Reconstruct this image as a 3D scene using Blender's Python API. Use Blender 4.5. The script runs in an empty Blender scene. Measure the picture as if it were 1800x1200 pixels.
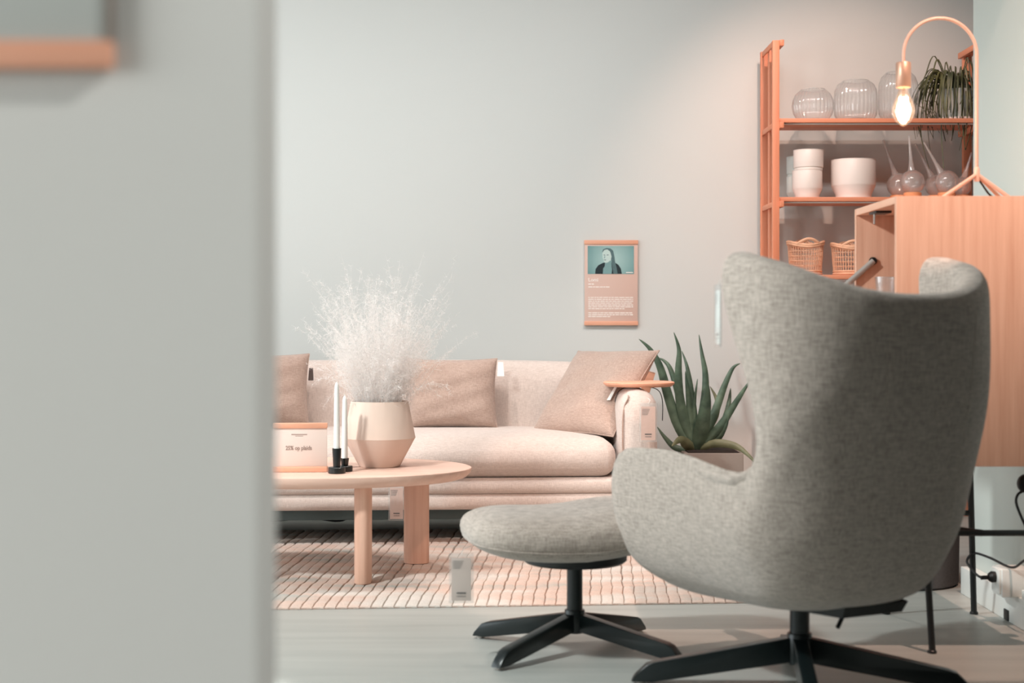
import bpy, bmesh, math, random
from mathutils import Vector, Matrix
random.seed(7)
PI = math.pi
scene = bpy.context.scene
C = scene.collection

# ------------------------------------------------------------------ camera
F = 2600.0            # focal length in pixels of an 1800 px wide frame
VX, VY = 890.0, 567.0 # vanishing point of the room's depth
cam_data = bpy.data.cameras.new('camera')
cam_data.sensor_width = 36.0
cam_data.lens = F * 36.0 / 1800.0
cam_data.shift_x = (900 - VX) / 1800.0
cam_data.shift_y = (VY - 600) / 1800.0
cam_data.dof.use_dof = True
cam_data.dof.focus_distance = 6.3
cam_data.dof.aperture_fstop = 2.6
cam_data.clip_start = 0.05
cam = bpy.data.objects.new('camera', cam_data)
cam.location = (0, 0, 1.0)
cam.rotation_euler = (PI / 2, 0, 0)
C.objects.link(cam)
scene.camera = cam

def P(px, py, d):
    return Vector(((px - VX) / F * d, d, 1.0 - (py - VY) / F * d))

def lin(r, g, b):
    def f(c):
        c /= 255.0
        return c / 12.92 if c <= 0.04045 else ((c + 0.055) / 1.055) ** 2.4
    return (f(r), f(g), f(b), 1.0)

# ------------------------------------------------------------------ world, lights, exposure
scene.view_settings.view_transform = 'Standard'
scene.view_settings.look = 'None'
scene.view_settings.gamma = 1.0
scene.view_settings.exposure = 0.0
scene.view_settings.use_curve_mapping = False
world = bpy.data.worlds.new('world')
scene.world = world
world.use_nodes = True
bg = world.node_tree.nodes['Background']
bg.inputs[0].default_value = (0.86, 0.93, 1.0, 1)
bg.inputs[1].default_value = 0.15

def area(name, loc, target, sx, sy, power, col):
    l = bpy.data.lights.new(name, 'AREA')
    l.shape = 'RECTANGLE'; l.size = sx; l.size_y = sy
    l.energy = power; l.color = col
    o = bpy.data.objects.new(name, l)
    o.location = loc
    o.rotation_euler = (Vector(target) - Vector(loc)).to_track_quat('-Z', 'Y').to_euler()
    C.objects.link(o); return o

def spot(name, loc, target, power, col, angle=60, blend=0.5, r=0.05):
    l = bpy.data.lights.new(name, 'SPOT')
    l.energy = power; l.color = col; l.spot_size = math.radians(angle); l.spot_blend = blend
    l.shadow_soft_size = r
    o = bpy.data.objects.new(name, l)
    o.location = loc
    o.rotation_euler = (Vector(target) - Vector(loc)).to_track_quat('-Z', 'Y').to_euler()
    C.objects.link(o); return o

COOL = (0.88, 0.97, 1.0)
WARM = (1.0, 0.85, 0.77)
NEUTRAL = (0.95, 1.0, 0.98)
PINK = (1.0, 0.66, 0.53)
# daylight through the two shop windows in the left wall (outside the frame)
area('window_light', (-4.9, 4.9, 1.6), (0, 4.9, 1.3), 5.0, 2.5, 125, COOL)
area('window_light', (-4.9, -1.2, 1.6), (0, -0.6, 1.3), 3.6, 2.5, 235, (0.98, 0.99, 0.97))
# added fill strip below the ceiling, brightens the back wall
wall_fill = area('back_wall_fill', (-0.8, 5.5, 3.2), (-0.8, 7.76, 0.9), 5.0, 0.12, 34, (0.96, 0.985, 1.0))
wall_fill.data.spread = math.radians(112)
# ceiling track spots; the first and the last are added fills
spot('track_or_fill_spot', (2.2, 0.3, 3.15), (-0.35, 1.42, 1.0), 300, (1.0, 0.98, 0.94), 52, 1.0, 0.10)  # added fill that lifts the near partition and its side edge
spot('track_or_fill_spot', (-2.3, 2.95, 3.15), (0.2, 4.5, 0.3), 590, NEUTRAL, 75, 0.7, 0.16)
spot('track_or_fill_spot', (-0.75, 5.75, 3.15), (-0.75, 6.05, 0), 100, WARM, 80, 0.6, 0.03)
spot('track_or_fill_spot', (0.40, 6.0, 3.15), (0.25, 6.35, 0), 90, WARM, 76, 0.6, 0.03)
spot('track_or_fill_spot', (1.3, 6.1, 3.15), (1.85, 7.6, 1.4), 85, PINK, 80, 0.7, 0.04)
spot('track_or_fill_spot', (1.62, 3.60, 3.15), (1.45, 5.0, 1.0), 240, PINK, 49, 0.12, 0.02)
spot('track_or_fill_spot', (-1.3, 3.1, 3.15), (-1.1, 3.68, 0), 500, (1.0, 1.0, 0.97), 23, 0.2, 0.02)  # added narrow spot that makes the bright floor patch at lower left

# ------------------------------------------------------------------ materials
def new_mat(name):
    m = bpy.data.materials.new(name); m.use_nodes = True
    nt = m.node_tree
    return m, nt, nt.nodes, nt.links, nt.nodes['Principled BSDF']

def plain(name, col, rough=0.6, metal=0.0, spec=0.5, var=0.0, vscale=8.0, bump=0.0, bscale=60.0):
    m, nt, N, L, b = new_mat(name)
    b.inputs['Roughness'].default_value = rough
    b.inputs['Metallic'].default_value = metal
    b.inputs['Specular IOR Level'].default_value = spec
    tc = N.new('ShaderNodeTexCoord')
    nz = N.new('ShaderNodeTexNoise'); nz.inputs['Scale'].default_value = vscale; nz.inputs['Detail'].default_value = 4
    L.new(tc.outputs['Object'], nz.inputs['Vector'])
    mix = N.new('ShaderNodeMix'); mix.data_type = 'RGBA'
    mix.inputs['A'].default_value = tuple(c * (1 - var) for c in col[:3]) + (1,)
    mix.inputs['B'].default_value = tuple(min(1, c * (1 + var)) for c in col[:3]) + (1,)
    L.new(nz.outputs['Fac'], mix.inputs['Factor'])
    L.new(mix.outputs['Result'], b.inputs['Base Color'])
    if bump:
        n2 = N.new('ShaderNodeTexNoise'); n2.inputs['Scale'].default_value = bscale
        L.new(tc.outputs['Object'], n2.inputs['Vector'])
        bp = N.new('ShaderNodeBump'); bp.inputs['Strength'].default_value = bump; bp.inputs['Distance'].default_value = 0.005
        L.new(n2.outputs['Fac'], bp.inputs['Height']); L.new(bp.outputs['Normal'], b.inputs['Normal'])
    return m

def wood(name, c1, c2, axis='Z', scale=1.0, rough=0.5):
    m, nt, N, L, b = new_mat(name)
    b.inputs['Roughness'].default_value = rough
    b.inputs['Specular IOR Level'].default_value = 0.35
    tc = N.new('ShaderNodeTexCoord'); mp = N.new('ShaderNodeMapping')
    s = {'X': (1.2, 30, 30), 'Y': (30, 1.2, 30), 'Z': (30, 30, 1.2)}[axis]
    mp.inputs['Scale'].default_value = tuple(v * scale for v in s)
    L.new(tc.outputs['Object'], mp.inputs['Vector'])
    nz = N.new('ShaderNodeTexNoise'); nz.inputs['Scale'].default_value = 1.0; nz.inputs['Detail'].default_value = 6
    nz.inputs['Roughness'].default_value = 0.62
    L.new(mp.outputs['Vector'], nz.inputs['Vector'])
    rp = N.new('ShaderNodeValToRGB')
    rp.color_ramp.elements[0].position = 0.3; rp.color_ramp.elements[0].color = c1
    rp.color_ramp.elements[1].position = 0.72; rp.color_ramp.elements[1].color = c2
    L.new(nz.outputs['Fac'], rp.inputs['Fac']); L.new(rp.outputs['Color'], b.inputs['Base Color'])
    bp = N.new('ShaderNodeBump'); bp.inputs['Strength'].default_value = 0.08; bp.inputs['Distance'].default_value = 0.002
    L.new(nz.outputs['Fac'], bp.inputs['Height']); L.new(bp.outputs['Normal'], b.inputs['Normal'])
    return m

def fabric(name, c1, c2, scale=1.0, bump=0.35, sheen=0.3):
    m, nt, N, L, b = new_mat(name)
    b.inputs['Roughness'].default_value = 0.95
    b.inputs['Specular IOR Level'].default_value = 0.1
    b.inputs['Sheen Weight'].default_value = sheen
    b.inputs['Sheen Roughness'].default_value = 0.5
    tc = N.new('ShaderNodeTexCoord')
    outs = []
    for s in ((260, 260, 34), (34, 34, 260)):
        mp = N.new('ShaderNodeMapping'); mp.inputs['Scale'].default_value = tuple(v * scale for v in s)
        L.new(tc.outputs['Object'], mp.inputs['Vector'])
        nz = N.new('ShaderNodeTexNoise'); nz.inputs['Scale'].default_value = 1.0; nz.inputs['Detail'].default_value = 3
        L.new(mp.outputs['Vector'], nz.inputs['Vector']); outs.append(nz)
    ad = N.new('ShaderNodeMath'); ad.operation = 'ADD'
    L.new(outs[0].outputs['Fac'], ad.inputs[0]); L.new(outs[1].outputs['Fac'], ad.inputs[1])
    rp = N.new('ShaderNodeMapRange'); rp.inputs['From Min'].default_value = 0.7; rp.inputs['From Max'].default_value = 1.3
    L.new(ad.outputs[0], rp.inputs['Value'])
    mix = N.new('ShaderNodeMix'); mix.data_type = 'RGBA'
    mix.inputs['A'].default_value = c1; mix.inputs['B'].default_value = c2
    L.new(rp.outputs['Result'], mix.inputs['Factor']); L.new(mix.outputs['Result'], b.inputs['Base Color'])
    bp = N.new('ShaderNodeBump'); bp.inputs['Strength'].default_value = bump; bp.inputs['Distance'].default_value = 0.002
    L.new(ad.outputs[0], bp.inputs['Height'])
    n3 = N.new('ShaderNodeTexNoise'); n3.inputs['Scale'].default_value = 9; n3.inputs['Detail'].default_value = 2
    L.new(tc.outputs['Object'], n3.inputs['Vector'])
    b2 = N.new('ShaderNodeBump'); b2.inputs['Strength'].default_value = 0.25; b2.inputs['Distance'].default_value = 0.02
    L.new(n3.outputs['Fac'], b2.inputs['Height']); L.new(bp.outputs['Normal'], b2.inputs['Normal'])
    L.new(b2.outputs['Normal'], b.inputs['Normal'])
    return m

def clear(name, tint=(1, 1, 1, 1), gloss=0.12, haze=0.0, hcol=(1, 1, 1, 1)):
    m = bpy.data.materials.new(name); m.use_nodes = True
    N = m.node_tree.nodes; L = m.node_tree.links; N.clear()
    out = N.new('ShaderNodeOutputMaterial')
    tr = N.new('ShaderNodeBsdfTransparent'); tr.inputs[0].default_value = tint
    gl = N.new('ShaderNodeBsdfGlossy'); gl.inputs['Roughness'].default_value = 0.06
    df = N.new('ShaderNodeBsdfDiffuse'); df.inputs[0].default_value = hcol
    lw = N.new('ShaderNodeLayerWeight'); lw.inputs[0].default_value = 0.35
    mx = N.new('ShaderNodeMixShader'); m2 = N.new('ShaderNodeMixShader')
    mr = N.new('ShaderNodeMapRange'); mr.inputs['To Min'].default_value = gloss * 0.5; mr.inputs['To Max'].default_value = min(1, gloss * 5)
    L.new(lw.outputs['Facing'], mr.inputs['Value'])
    m2.inputs[0].default_value = haze
    L.new(tr.outputs[0], m2.inputs[1]); L.new(df.outputs[0], m2.inputs[2])
    L.new(mr.outputs['Result'], mx.inputs[0]); L.new(m2.outputs[0], mx.inputs[1]); L.new(gl.outputs[0], mx.inputs[2])
    L.new(mx.outputs[0], out.inputs[0])
    return m

def emit(name, col, strength):
    m = bpy.data.materials.new(name); m.use_nodes = True
    N = m.node_tree.nodes; L = m.node_tree.links; N.clear()
    out = N.new('ShaderNodeOutputMaterial'); e = N.new('ShaderNodeEmission')
    e.inputs[0].default_value = col; e.inputs[1].default_value = strength
    L.new(e.outputs[0], out.inputs[0]); return m

def leafy(name, c1, c2, trans=0.0):
    m, nt, N, L, b = new_mat(name)
    b.inputs['Roughness'].default_value = 0.5
    tc = N.new('ShaderNodeTexCoord'); nz = N.new('ShaderNodeTexNoise'); nz.inputs['Scale'].default_value = 14
    nz.inputs['Detail'].default_value = 5
    L.new(tc.outputs['Object'], nz.inputs['Vector'])
    rp = N.new('ShaderNodeValToRGB')
    rp.color_ramp.elements[0].position = 0.35; rp.color_ramp.elements[0].color = c1
    rp.color_ramp.elements[1].position = 0.7; rp.color_ramp.elements[1].color = c2
    L.new(nz.outputs['Fac'], rp.inputs['Fac']); L.new(rp.outputs['Color'], b.inputs['Base Color'])
    return m

M = {}
M['wall'] = plain('wall_paint', lin(214, 215, 211), 0.9, var=0.012, vscale=1.5, bump=0.04, bscale=180)
M['wall_side'] = plain('pale_grey_paint', lin(196, 203, 198), 0.85, var=0.012, vscale=1.5)
M['ceiling'] = plain('grey_ceiling_paint', lin(150, 150, 148), 0.9)
M['wall_dark'] = plain('charcoal_paint', lin(95, 92, 90), 0.9)
M['wall_white'] = plain('white_wall_paint', lin(222, 224, 218), 0.85, var=0.012, vscale=1.5)
M['trim'] = plain('white_trim', lin(232, 234, 230), 0.45, var=0.01)
M['black'] = plain('black_metal', lin(24, 27, 28), 0.42, var=0.1)
M['teal_black'] = plain('black_lacquer', lin(20, 28, 29), 0.28, var=0.1)
M['cord'] = plain('black_rubber', lin(18, 18, 19), 0.5)
M['slate'] = plain('slate_metal', lin(70, 86, 87), 0.5)
M['sofa'] = fabric('sofa_linen', lin(197, 180, 171), lin(221, 206, 197), 1.4)
M['cushion'] = fabric('taupe_boucle', lin(160, 136, 124), lin(190, 166, 153), 1.5, 0.6)
M['chair'] = fabric('grey_wool', lin(148, 137, 128), lin(196, 184, 174), 1.0, 0.3)
M['oak'] = wood('light_oak', lin(222, 184, 166), lin(236, 203, 187), 'X', 1.0)
M['oak_z'] = wood('light_oak_upright', lin(216, 170, 148), lin(238, 198, 177), 'Z', 1.2)
M['shelf_x'] = wood('orange_oak', lin(214, 132, 98), lin(236, 160, 126), 'X')
M['shelf_z'] = wood('orange_oak_upright', lin(208, 124, 90), lin(234, 156, 122), 'Z', 0.9)
M['shelf_y'] = wood('orange_oak_rung', lin(208, 124, 90), lin(234, 156, 122), 'Y')
M['cab'] = wood('cabinet_oak', lin(206, 154, 128), lin(228, 182, 157), 'Z', 1.3, 0.55)
M['cab_x'] = wood('cabinet_oak_rail', lin(210, 160, 134), lin(230, 184, 160), 'Y', 1.0, 0.55)
M['rail'] = wood('sign_rail_oak', lin(224, 160, 130), lin(240, 182, 154), 'X', 1.5)
M['card'] = plain('pink_card', lin(220, 188, 174), 0.7)
M['card_light'] = plain('cream_card', lin(232, 212, 202), 0.7)
M['card_grey'] = plain('grey_card', lin(190, 196, 192), 0.7)
M['ink'] = plain('dark_ink', lin(70, 55, 50), 0.8)
M['ink_soft'] = plain('soft_grey_ink', lin(165, 140, 130), 0.8)
M['ink_white'] = plain('white_ink', lin(250, 240, 232), 0.8)
M['ceramic'] = plain('white_ceramic', lin(235, 224, 216), 0.45, var=0.02)
M['ceramic_blue'] = plain('pale_blue_ceramic', lin(205, 214, 210), 0.45, var=0.02)
M['vase'] = plain('matte_clay', lin(228, 203, 188), 0.8, var=0.03, bump=0.05, bscale=120)
M['vase_low'] = plain('raw_clay', lin(224, 202, 189), 0.85, var=0.03, bump=0.05, bscale=120)
M['candle'] = plain('white_wax', lin(240, 240, 236), 0.5)
M['rattan'] = plain('rattan', lin(238, 182, 148), 0.6, var=0.25, vscale=40)
M['concrete'] = plain('concrete', lin(138, 128, 120), 0.85, var=0.12, vscale=12, bump=0.15, bscale=60)
M['soil'] = plain('soil', lin(40, 32, 28), 0.95, var=0.3, vscale=50, bump=0.5)
M['felt'] = plain('dark_grey_felt', lin(84, 82, 82), 0.95, var=0.25, vscale=120, bump=0.3, bscale=200)
M['brass'] = plain('brushed_brass', lin(196, 156, 134), 0.4, metal=0.5, var=0.03)
M['brass_soft'] = plain('blush_lacquer', lin(206, 166, 148), 0.45, metal=0.1)
M['steel'] = plain('satin_steel', lin(186, 180, 174), 0.4, metal=0.4)
M['glass'] = clear('clear_glass', (0.985, 0.99, 0.99, 1), 0.10, 0.06, (0.95, 0.95, 0.95, 1))
M['ribbed'] = clear('ribbed_glass', (0.97, 0.98, 0.98, 1), 0.12, 0.10, (0.95, 0.96, 0.96, 1))
M['frost'] = clear('smoky_pink_glass', (0.95, 0.91, 0.89, 1), 0.14, 0.25, (0.95, 0.88, 0.85, 1))
M['acrylic'] = clear('clear_acrylic', (0.97, 0.98, 0.98, 1), 0.12, 0.10, (0.95, 0.97, 0.97, 1))
M['bulb'] = clear('bulb_glass', (1.0, 0.93, 0.87, 1), 0.12, 0.03, (1, 0.80, 0.66, 1))
M['filament'] = emit('glowing_filament', (1.0, 0.86, 0.68, 1), 14.0)
M['aloe'] = leafy('aloe_green', lin(56, 76, 62), lin(98, 118, 98))
M['aloe_dry'] = leafy('aloe_olive', lin(92, 98, 72), lin(128, 130, 100))
M['trail'] = leafy('trailing_leaf', lin(52, 60, 40), lin(104, 104, 68))
M['cork'] = plain('cork_orange', lin(240, 160, 112), 0.8, var=0.06, vscale=60)

def floor_mat():
    m, nt, N, L, b = new_mat('grey_cast_floor')
    b.inputs['Roughness'].default_value = 0.42
    b.inputs['Specular IOR Level'].default_value = 0.4
    tc = N.new('ShaderNodeTexCoord'); mp = N.new('ShaderNodeMapping'); mp.inputs['Scale'].default_value = (1.2, 14, 1)
    L.new(tc.outputs['Object'], mp.inputs['Vector'])
    nz = N.new('ShaderNodeTexNoise'); nz.inputs['Scale'].default_value = 1.0; nz.inputs['Detail'].default_value = 5
    L.new(mp.outputs['Vector'], nz.inputs['Vector'])
    rp = N.new('ShaderNodeValToRGB')
    rp.color_ramp.elements[0].position = 0.25; rp.color_ramp.elements[0].color = lin(158, 161, 157)
    rp.color_ramp.elements[1].position = 0.8; rp.color_ramp.elements[1].color = lin(178, 180, 175)
    L.new(nz.outputs['Fac'], rp.inputs['Fac']); L.new(rp.outputs['Color'], b.inputs['Base Color'])
    return m
M['floor'] = floor_mat()

def rug_mat():
    m, nt, N, L, b = new_mat('woven_rug_wool')
    b.inputs['Roughness'].default_value = 0.95; b.inputs['Specular IOR Level'].default_value = 0.08
    g = N.new('ShaderNodeNewGeometry')
    oi = N.new('ShaderNodeObjectInfo')
    mp = N.new('ShaderNodeMapping'); mp.inputs['Scale'].default_value = (2.0, 5.5, 1)
    L.new(g.outputs['Position'], mp.inputs['Vector'])
    nz = N.new('ShaderNodeTexNoise'); nz.inputs['Scale'].default_value = 1.0; nz.inputs['Detail'].default_value = 3
    L.new(mp.outputs['Vector'], nz.inputs['Vector'])
    rp = N.new('ShaderNodeValToRGB'); e = rp.color_ramp.elements
    e[0].position = 0.30; e[0].color = lin(176, 176, 170)
    e[1].position = 0.72; e[1].color = lin(226, 214, 206)
    x = e.new(0.45); x.color = lin(208, 184, 171)
    x = e.new(0.58); x.color = lin(208, 200, 192)
    L.new(nz.outputs['Fac'], rp.inputs['Fac'])
    n2 = N.new('ShaderNodeTexNoise'); n2.inputs['Scale'].default_value = 150; n2.inputs['Detail'].default_value = 3
    L.new(g.outputs['Position'], n2.inputs['Vector'])
    mx = N.new('ShaderNodeMix'); mx.data_type = 'RGBA'; mx.blend_type = 'MULTIPLY'; mx.inputs['Factor'].default_value = 0.35
    r2 = N.new('ShaderNodeMapRange'); r2.inputs['To Min'].default_value = 0.45; r2.inputs['To Max'].default_value = 1.35
    L.new(n2.outputs['Fac'], r2.inputs['Value'])
    L.new(rp.outputs['Color'], mx.inputs['A']); L.new(r2.outputs['Result'], mx.inputs['B'])
    L.new(mx.outputs['Result'], b.inputs['Base Color'])
    bp = N.new('ShaderNodeBump'); bp.inputs['Strength'].default_value = 0.6; bp.inputs['Distance'].default_value = 0.003
    L.new(n2.outputs['Fac'], bp.inputs['Height']); L.new(bp.outputs['Normal'], b.inputs['Normal'])
    return m
M['rug'] = rug_mat()

def grass_mat():
    m, nt, N, L, b = new_mat('bleached_grass')
    N.remove(b)
    out = N['Material Output']
    df = N.new('ShaderNodeBsdfDiffuse'); df.inputs[0].default_value = lin(245, 242, 240)
    tl = N.new('ShaderNodeBsdfTranslucent'); tl.inputs[0].default_value = lin(245, 242, 240)
    mx = N.new('ShaderNodeMixShader'); mx.inputs[0].default_value = 0.45
    L.new(df.outputs[0], mx.inputs[1]); L.new(tl.outputs[0], mx.inputs[2]); L.new(mx.outputs[0], out.inputs[0])
    return m
M['grass'] = grass_mat()

def photo_mat():
    m, nt, N, L, b = new_mat('printed_teal_backdrop')
    b.inputs['Roughness'].default_value = 0.6
    tc = N.new('ShaderNodeTexCoord'); mp = N.new('ShaderNodeMapping')
    mp.inputs['Scale'].default_value = (5.5, 1, 5.5)
    L.new(tc.outputs['Object'], mp.inputs['Vector'])
    gr = N.new('ShaderNodeTexGradient'); gr.gradient_type = 'SPHERICAL'
    L.new(mp.outputs['Vector'], gr.inputs['Vector'])
    rp = N.new('ShaderNodeValToRGB')
    rp.color_ramp.elements[0].color = lin(72, 128, 130); rp.color_ramp.elements[1].color = lin(178, 208, 204)
    L.new(gr.outputs['Fac'], rp.inputs['Fac']); L.new(rp.outputs['Color'], b.inputs['Base Color'])
    return m
M['photo'] = photo_mat()
M['photo_dark'] = plain('printed_black', lin(28, 44, 48), 0.7)
M['photo_hair'] = plain('printed_hair', lin(86, 112, 114), 0.7, var=0.35, vscale=160)
M['photo_skin'] = plain('printed_skin', lin(196, 216, 210), 0.7)
M['photo_shade'] = plain('printed_shade', lin(124, 160, 160), 0.7)

# ------------------------------------------------------------------ mesh helpers
def link(o, parent=None):
    C.objects.link(o)
    if parent is not None:
        o.parent = parent
    return o

def tag(o, label=None, cat=None, group=None, kind=None):
    if label: o['label'] = label
    if cat: o['category'] = cat
    if group: o['group'] = group
    if kind: o['kind'] = kind
    return o

def empty(name, loc, rz=0.0):
    o = bpy.data.objects.new(name, None); o.location = loc; o.rotation_euler = (0, 0, rz)
    o.empty_display_size = 0.05
    return link(o)

def fin(name, bm, mat, parent=None, smooth=True, loc=None, rot=None, recalc=True):
    me = bpy.data.meshes.new(name)
    if recalc: bmesh.ops.recalc_face_normals(bm, faces=bm.faces)
    bm.to_mesh(me); bm.free()
    if mat: me.materials.append(M[mat])
    if smooth:
        for p in me.polygons: p.use_smooth = True
        try: me.set_sharp_from_angle(angle=math.radians(38))
        except Exception: pass
    o = bpy.data.objects.new(name, me)
    if loc is not None: o.location = loc
    if rot is not None: o.rotation_euler = rot
    return link(o, parent)

def B(): return bmesh.new()

def box(bm, c, s, bevel=0.0, seg=2, rot=None):
    g = bmesh.ops.create_cube(bm, size=1.0)
    vs = g['verts']
    bmesh.ops.scale(bm, vec=s, verts=vs)
    if bevel > 0:
        es = list({e for v in vs for e in v.link_edges})
        r = bmesh.ops.bevel(bm, geom=es, offset=bevel, segments=seg, profile=0.5, affect='EDGES')
        vs = list({v for f in r['faces'] for v in f.verts} | {v for v in vs if v.is_valid})
    if rot is not None:
        bmesh.ops.rotate(bm, cent=(0, 0, 0), matrix=rot, verts=vs)
    bmesh.ops.translate(bm, vec=c, verts=vs)
    return bm

def lathe(bm, prof, seg=32, c=(0, 0, 0), rib=0.0, nrib=0, close=False):
    rings = []
    for (r, z) in prof:
        if r < 1e-6:
            rings.append([bm.verts.new((c[0], c[1], c[2] + z))])
        else:
            ring = []
            for i in range(seg):
                a = 2 * PI * i / seg
                rr = r * (1 + rib * math.cos(nrib * a)) if nrib else r
                ring.append(bm.verts.new((c[0] + rr * math.cos(a), c[1] + rr * math.sin(a), c[2] + z)))
            rings.append(ring)
    for a, b in zip(rings, rings[1:]):
        n = max(len(a), len(b))
        for i in range(n):
            j = (i + 1) % n
            q = [a[i % len(a)], a[j % len(a)], b[j % len(b)], b[i % len(b)]]
            u = []
            for v in q:
                if v not in u: u.append(v)
            if len(u) >= 3: bm.faces.new(u)
    return bm

def tube(bm, pts, r, seg=8, cap=True, flat=1.0):
    pts = [Vector(p) for p in pts]
    n = len(pts)
    rs = r if isinstance(r, (list, tuple)) else [r] * n
    T = []
    for i in range(n):
        a = pts[max(0, i - 1)]; b = pts[min(n - 1, i + 1)]
        t = (b - a); T.append(t.normalized() if t.length > 1e-9 else Vector((0, 0, 1)))
    up = Vector((0, 0, 1)) if abs(T[0].z) < 0.9 else Vector((1, 0, 0))
    nrm = T[0].cross(up).normalized()
    rings = []
    for i in range(n):
        nrm = (nrm - T[i] * nrm.dot(T[i]))
        nrm = nrm.normalized() if nrm.length > 1e-6 else T[i].orthogonal().normalized()
        bi = T[i].cross(nrm)
        rings.append([bm.verts.new(pts[i] + (nrm * math.cos(2 * PI * k / seg) + bi * (math.sin(2 * PI * k / seg) * flat)) * rs[i]) for k in range(seg)])
    for a, b in zip(rings, rings[1:]):
        for k in range(seg):
            bm.faces.new((a[k], a[(k + 1) % seg], b[(k + 1) % seg], b[k]))
    if cap:
        bm.faces.new(rings[0][::-1]); bm.faces.new(rings[-1])
    return bm

def catmull(pts, n=8):
    pts = [Vector(p) for p in pts]
    P4 = [pts[0]] + pts + [pts[-1]]
    out = []
    for i in range(1, len(P4) - 2):
        p0, p1, p2, p3 = P4[i - 1:i + 3]
        for k in range(n):
            t = k / n
            out.append(0.5 * ((2 * p1) + (p2 - p0) * t + (2 * p0 - 5 * p1 + 4 * p2 - p3) * t * t + (3 * p1 - p0 - 3 * p2 + p3) * t ** 3))
    out.append(pts[-1]); return out

def prism(bm, poly, y0, y1):
    """closed polygon of (x, z) extruded from y0 to y1"""
    a = [bm.verts.new((x, y0, z)) for x, z in poly]
    b = [bm.verts.new((x, y1, z)) for x, z in poly]
    n = len(poly)
    bm.faces.new(a); bm.faces.new(b[::-1])
    for i in range(n):
        bm.faces.new((a[i], b[i], b[(i + 1) % n], a[(i + 1) % n]))
    return bm

def text_part(name, body, size, loc, mat, parent, align='LEFT', squeeze=1.0):
    cu = bpy.data.curves.new(name, 'FONT'); cu.body = body; cu.size = size; cu.extrude = 0.0004; cu.offset = size * 0.022
    cu.align_x = align; cu.resolution_u = 3
    t = bpy.data.objects.new(name, cu); C.objects.link(t)
    dg = bpy.context.evaluated_depsgraph_get(); dg.update()
    me = bpy.data.meshes.new_from_object(t.evaluated_get(dg))
    bpy.data.objects.remove(t); bpy.data.curves.remove(cu)
    me.name = name; me.materials.clear(); me.materials.append(M[mat])
    o = bpy.data.objects.new(name, me)
    o.rotation_euler = (PI / 2, 0, 0); o.location = loc; o.scale = (squeeze, 1, 1)
    return link(o, parent)

def subsurf(o, lv=2):
    m = o.modifiers.new('smooth', 'SUBSURF'); m.levels = lv; m.render_levels = lv
    return o

def struct(name, bm, mat, smooth=False, label=None):
    o = fin(name, bm, mat, None, smooth); o['kind'] = 'structure'
    return o

# ------------------------------------------------------------------ the room
WALL_Y = 7.76
struct('floor', box(B(), (0.0, 2.0, -0.05), (10.4, 12.4, 0.1)), 'floor')
struct('ceiling', box(B(), (0.0, 2.0, 3.30), (10.4, 12.4, 0.1)), 'ceiling')
struct('wall_back', box(B(), (0.0, WALL_Y + 0.1, 1.625), (10.4, 0.2, 3.25)), 'wall')
struct('wall_right', box(B(), (1.727 + 0.075, 4.635, 1.625), (0.15, 1.67, 3.25)), 'wall_side')
struct('wall_right_far', box(B(), (5.1, 2.0, 1.625), (0.1, 12.4, 3.25)), 'wall_dark')
struct('wall_front', box(B(), (0.0, -4.2, 1.625), (10.4, 0.1, 3.25)), 'wall_dark')
# partition close to the camera on the left
struct('wall_left', box(B(), (-1.834, 1.455, 1.625), (3.2, 0.11, 3.25), 0.004), 'wall')
# shop-window wall at the far left, outside the frame: piers, sill and head around two openings
b = B()
for (y0, y1, z0, z1) in ((-4.2, -3.1, 0, 3.25), (0.7, 2.3, 0, 3.25), (7.5, 7.76, 0, 3.25), (-3.1, 0.7, 0, 0.3), (2.3, 7.5, 0, 0.3),
                         (-3.1, 0.7, 2.9, 3.25), (2.3, 7.5, 2.9, 3.25)):
    box(b, (-5.1, (y0 + y1) / 2, (z0 + z1) / 2), (0.1, y1 - y0, z1 - z0))
struct('wall_left_far', b, 'wall_white')

# cable duct along the foot of the right wall
b = B()
box(b, (1.7035, 4.64, 0.05), (0.047, 1.66, 0.1), 0.003)
base = struct('baseboard_right', b, 'trim', True)
b = B(); box(b, (1.676, 4.90, 0.145), (0.100, 0.100, 0.092), 0.004)
ob = fin('outlet_box', b, 'trim', base)
b = B(); box(b, (1.7035, 4.80, 0.115), (0.046, 0.05, 0.03), 0.003)
fin('duct_joint', b, 'trim', base)
b = B(); box(b, (1.623, 4.90, 0.148), (0.007, 0.080, 0.080), 0.003)
fp = fin('outlet_plate', b, 'trim', base)
b = B(); box(b, (1.683, 4.965, 0.020), (0.014, 0.045, 0.036), 0.002)
fin('cable_slot', b, 'black', base)

# ------------------------------------------------------------------ left framed sheet on the partition
def frame_near():
    y = 1.40
    t = empty('wall_notice', (-0.60, y - 0.002, 1.238))
    tag(t, 'blurred notice with wooden bottom rail on the near partition', 'notice')
    xr = 0.231; xl = -0.26
    b = B(); box(b, ((xl + xr) / 2, -0.008, 0.19), (xr - xl - 0.006, 0.008, 0.33), 0.001); fin('sheet', b, 'card_grey', t)
    b = B(); box(b, ((xl + xr) / 2, -0.009, 0.013), (xr - xl, 0.016, 0.026), 0.002); fin('bottom_rail', b, 'rail', t)
    b = B(); box(b, ((xl + xr) / 2, -0.009, 0.37), (xr - xl, 0.016, 0.026), 0.002); fin('top_rail', b, 'rail', t)
    b = B(); box(b, (xr - 0.003, -0.0085, 0.19), (0.006, 0.014, 0.33), 0.001); fin('side_edge', b, 'concrete', t)
    for k in range(3):
        b = B(); box(b, (-0.02, -0.0125, 0.10 + k * 0.045), (0.30, 0.001, 0.010)); fin('print_line', b, 'card', t)
frame_near()

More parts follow.
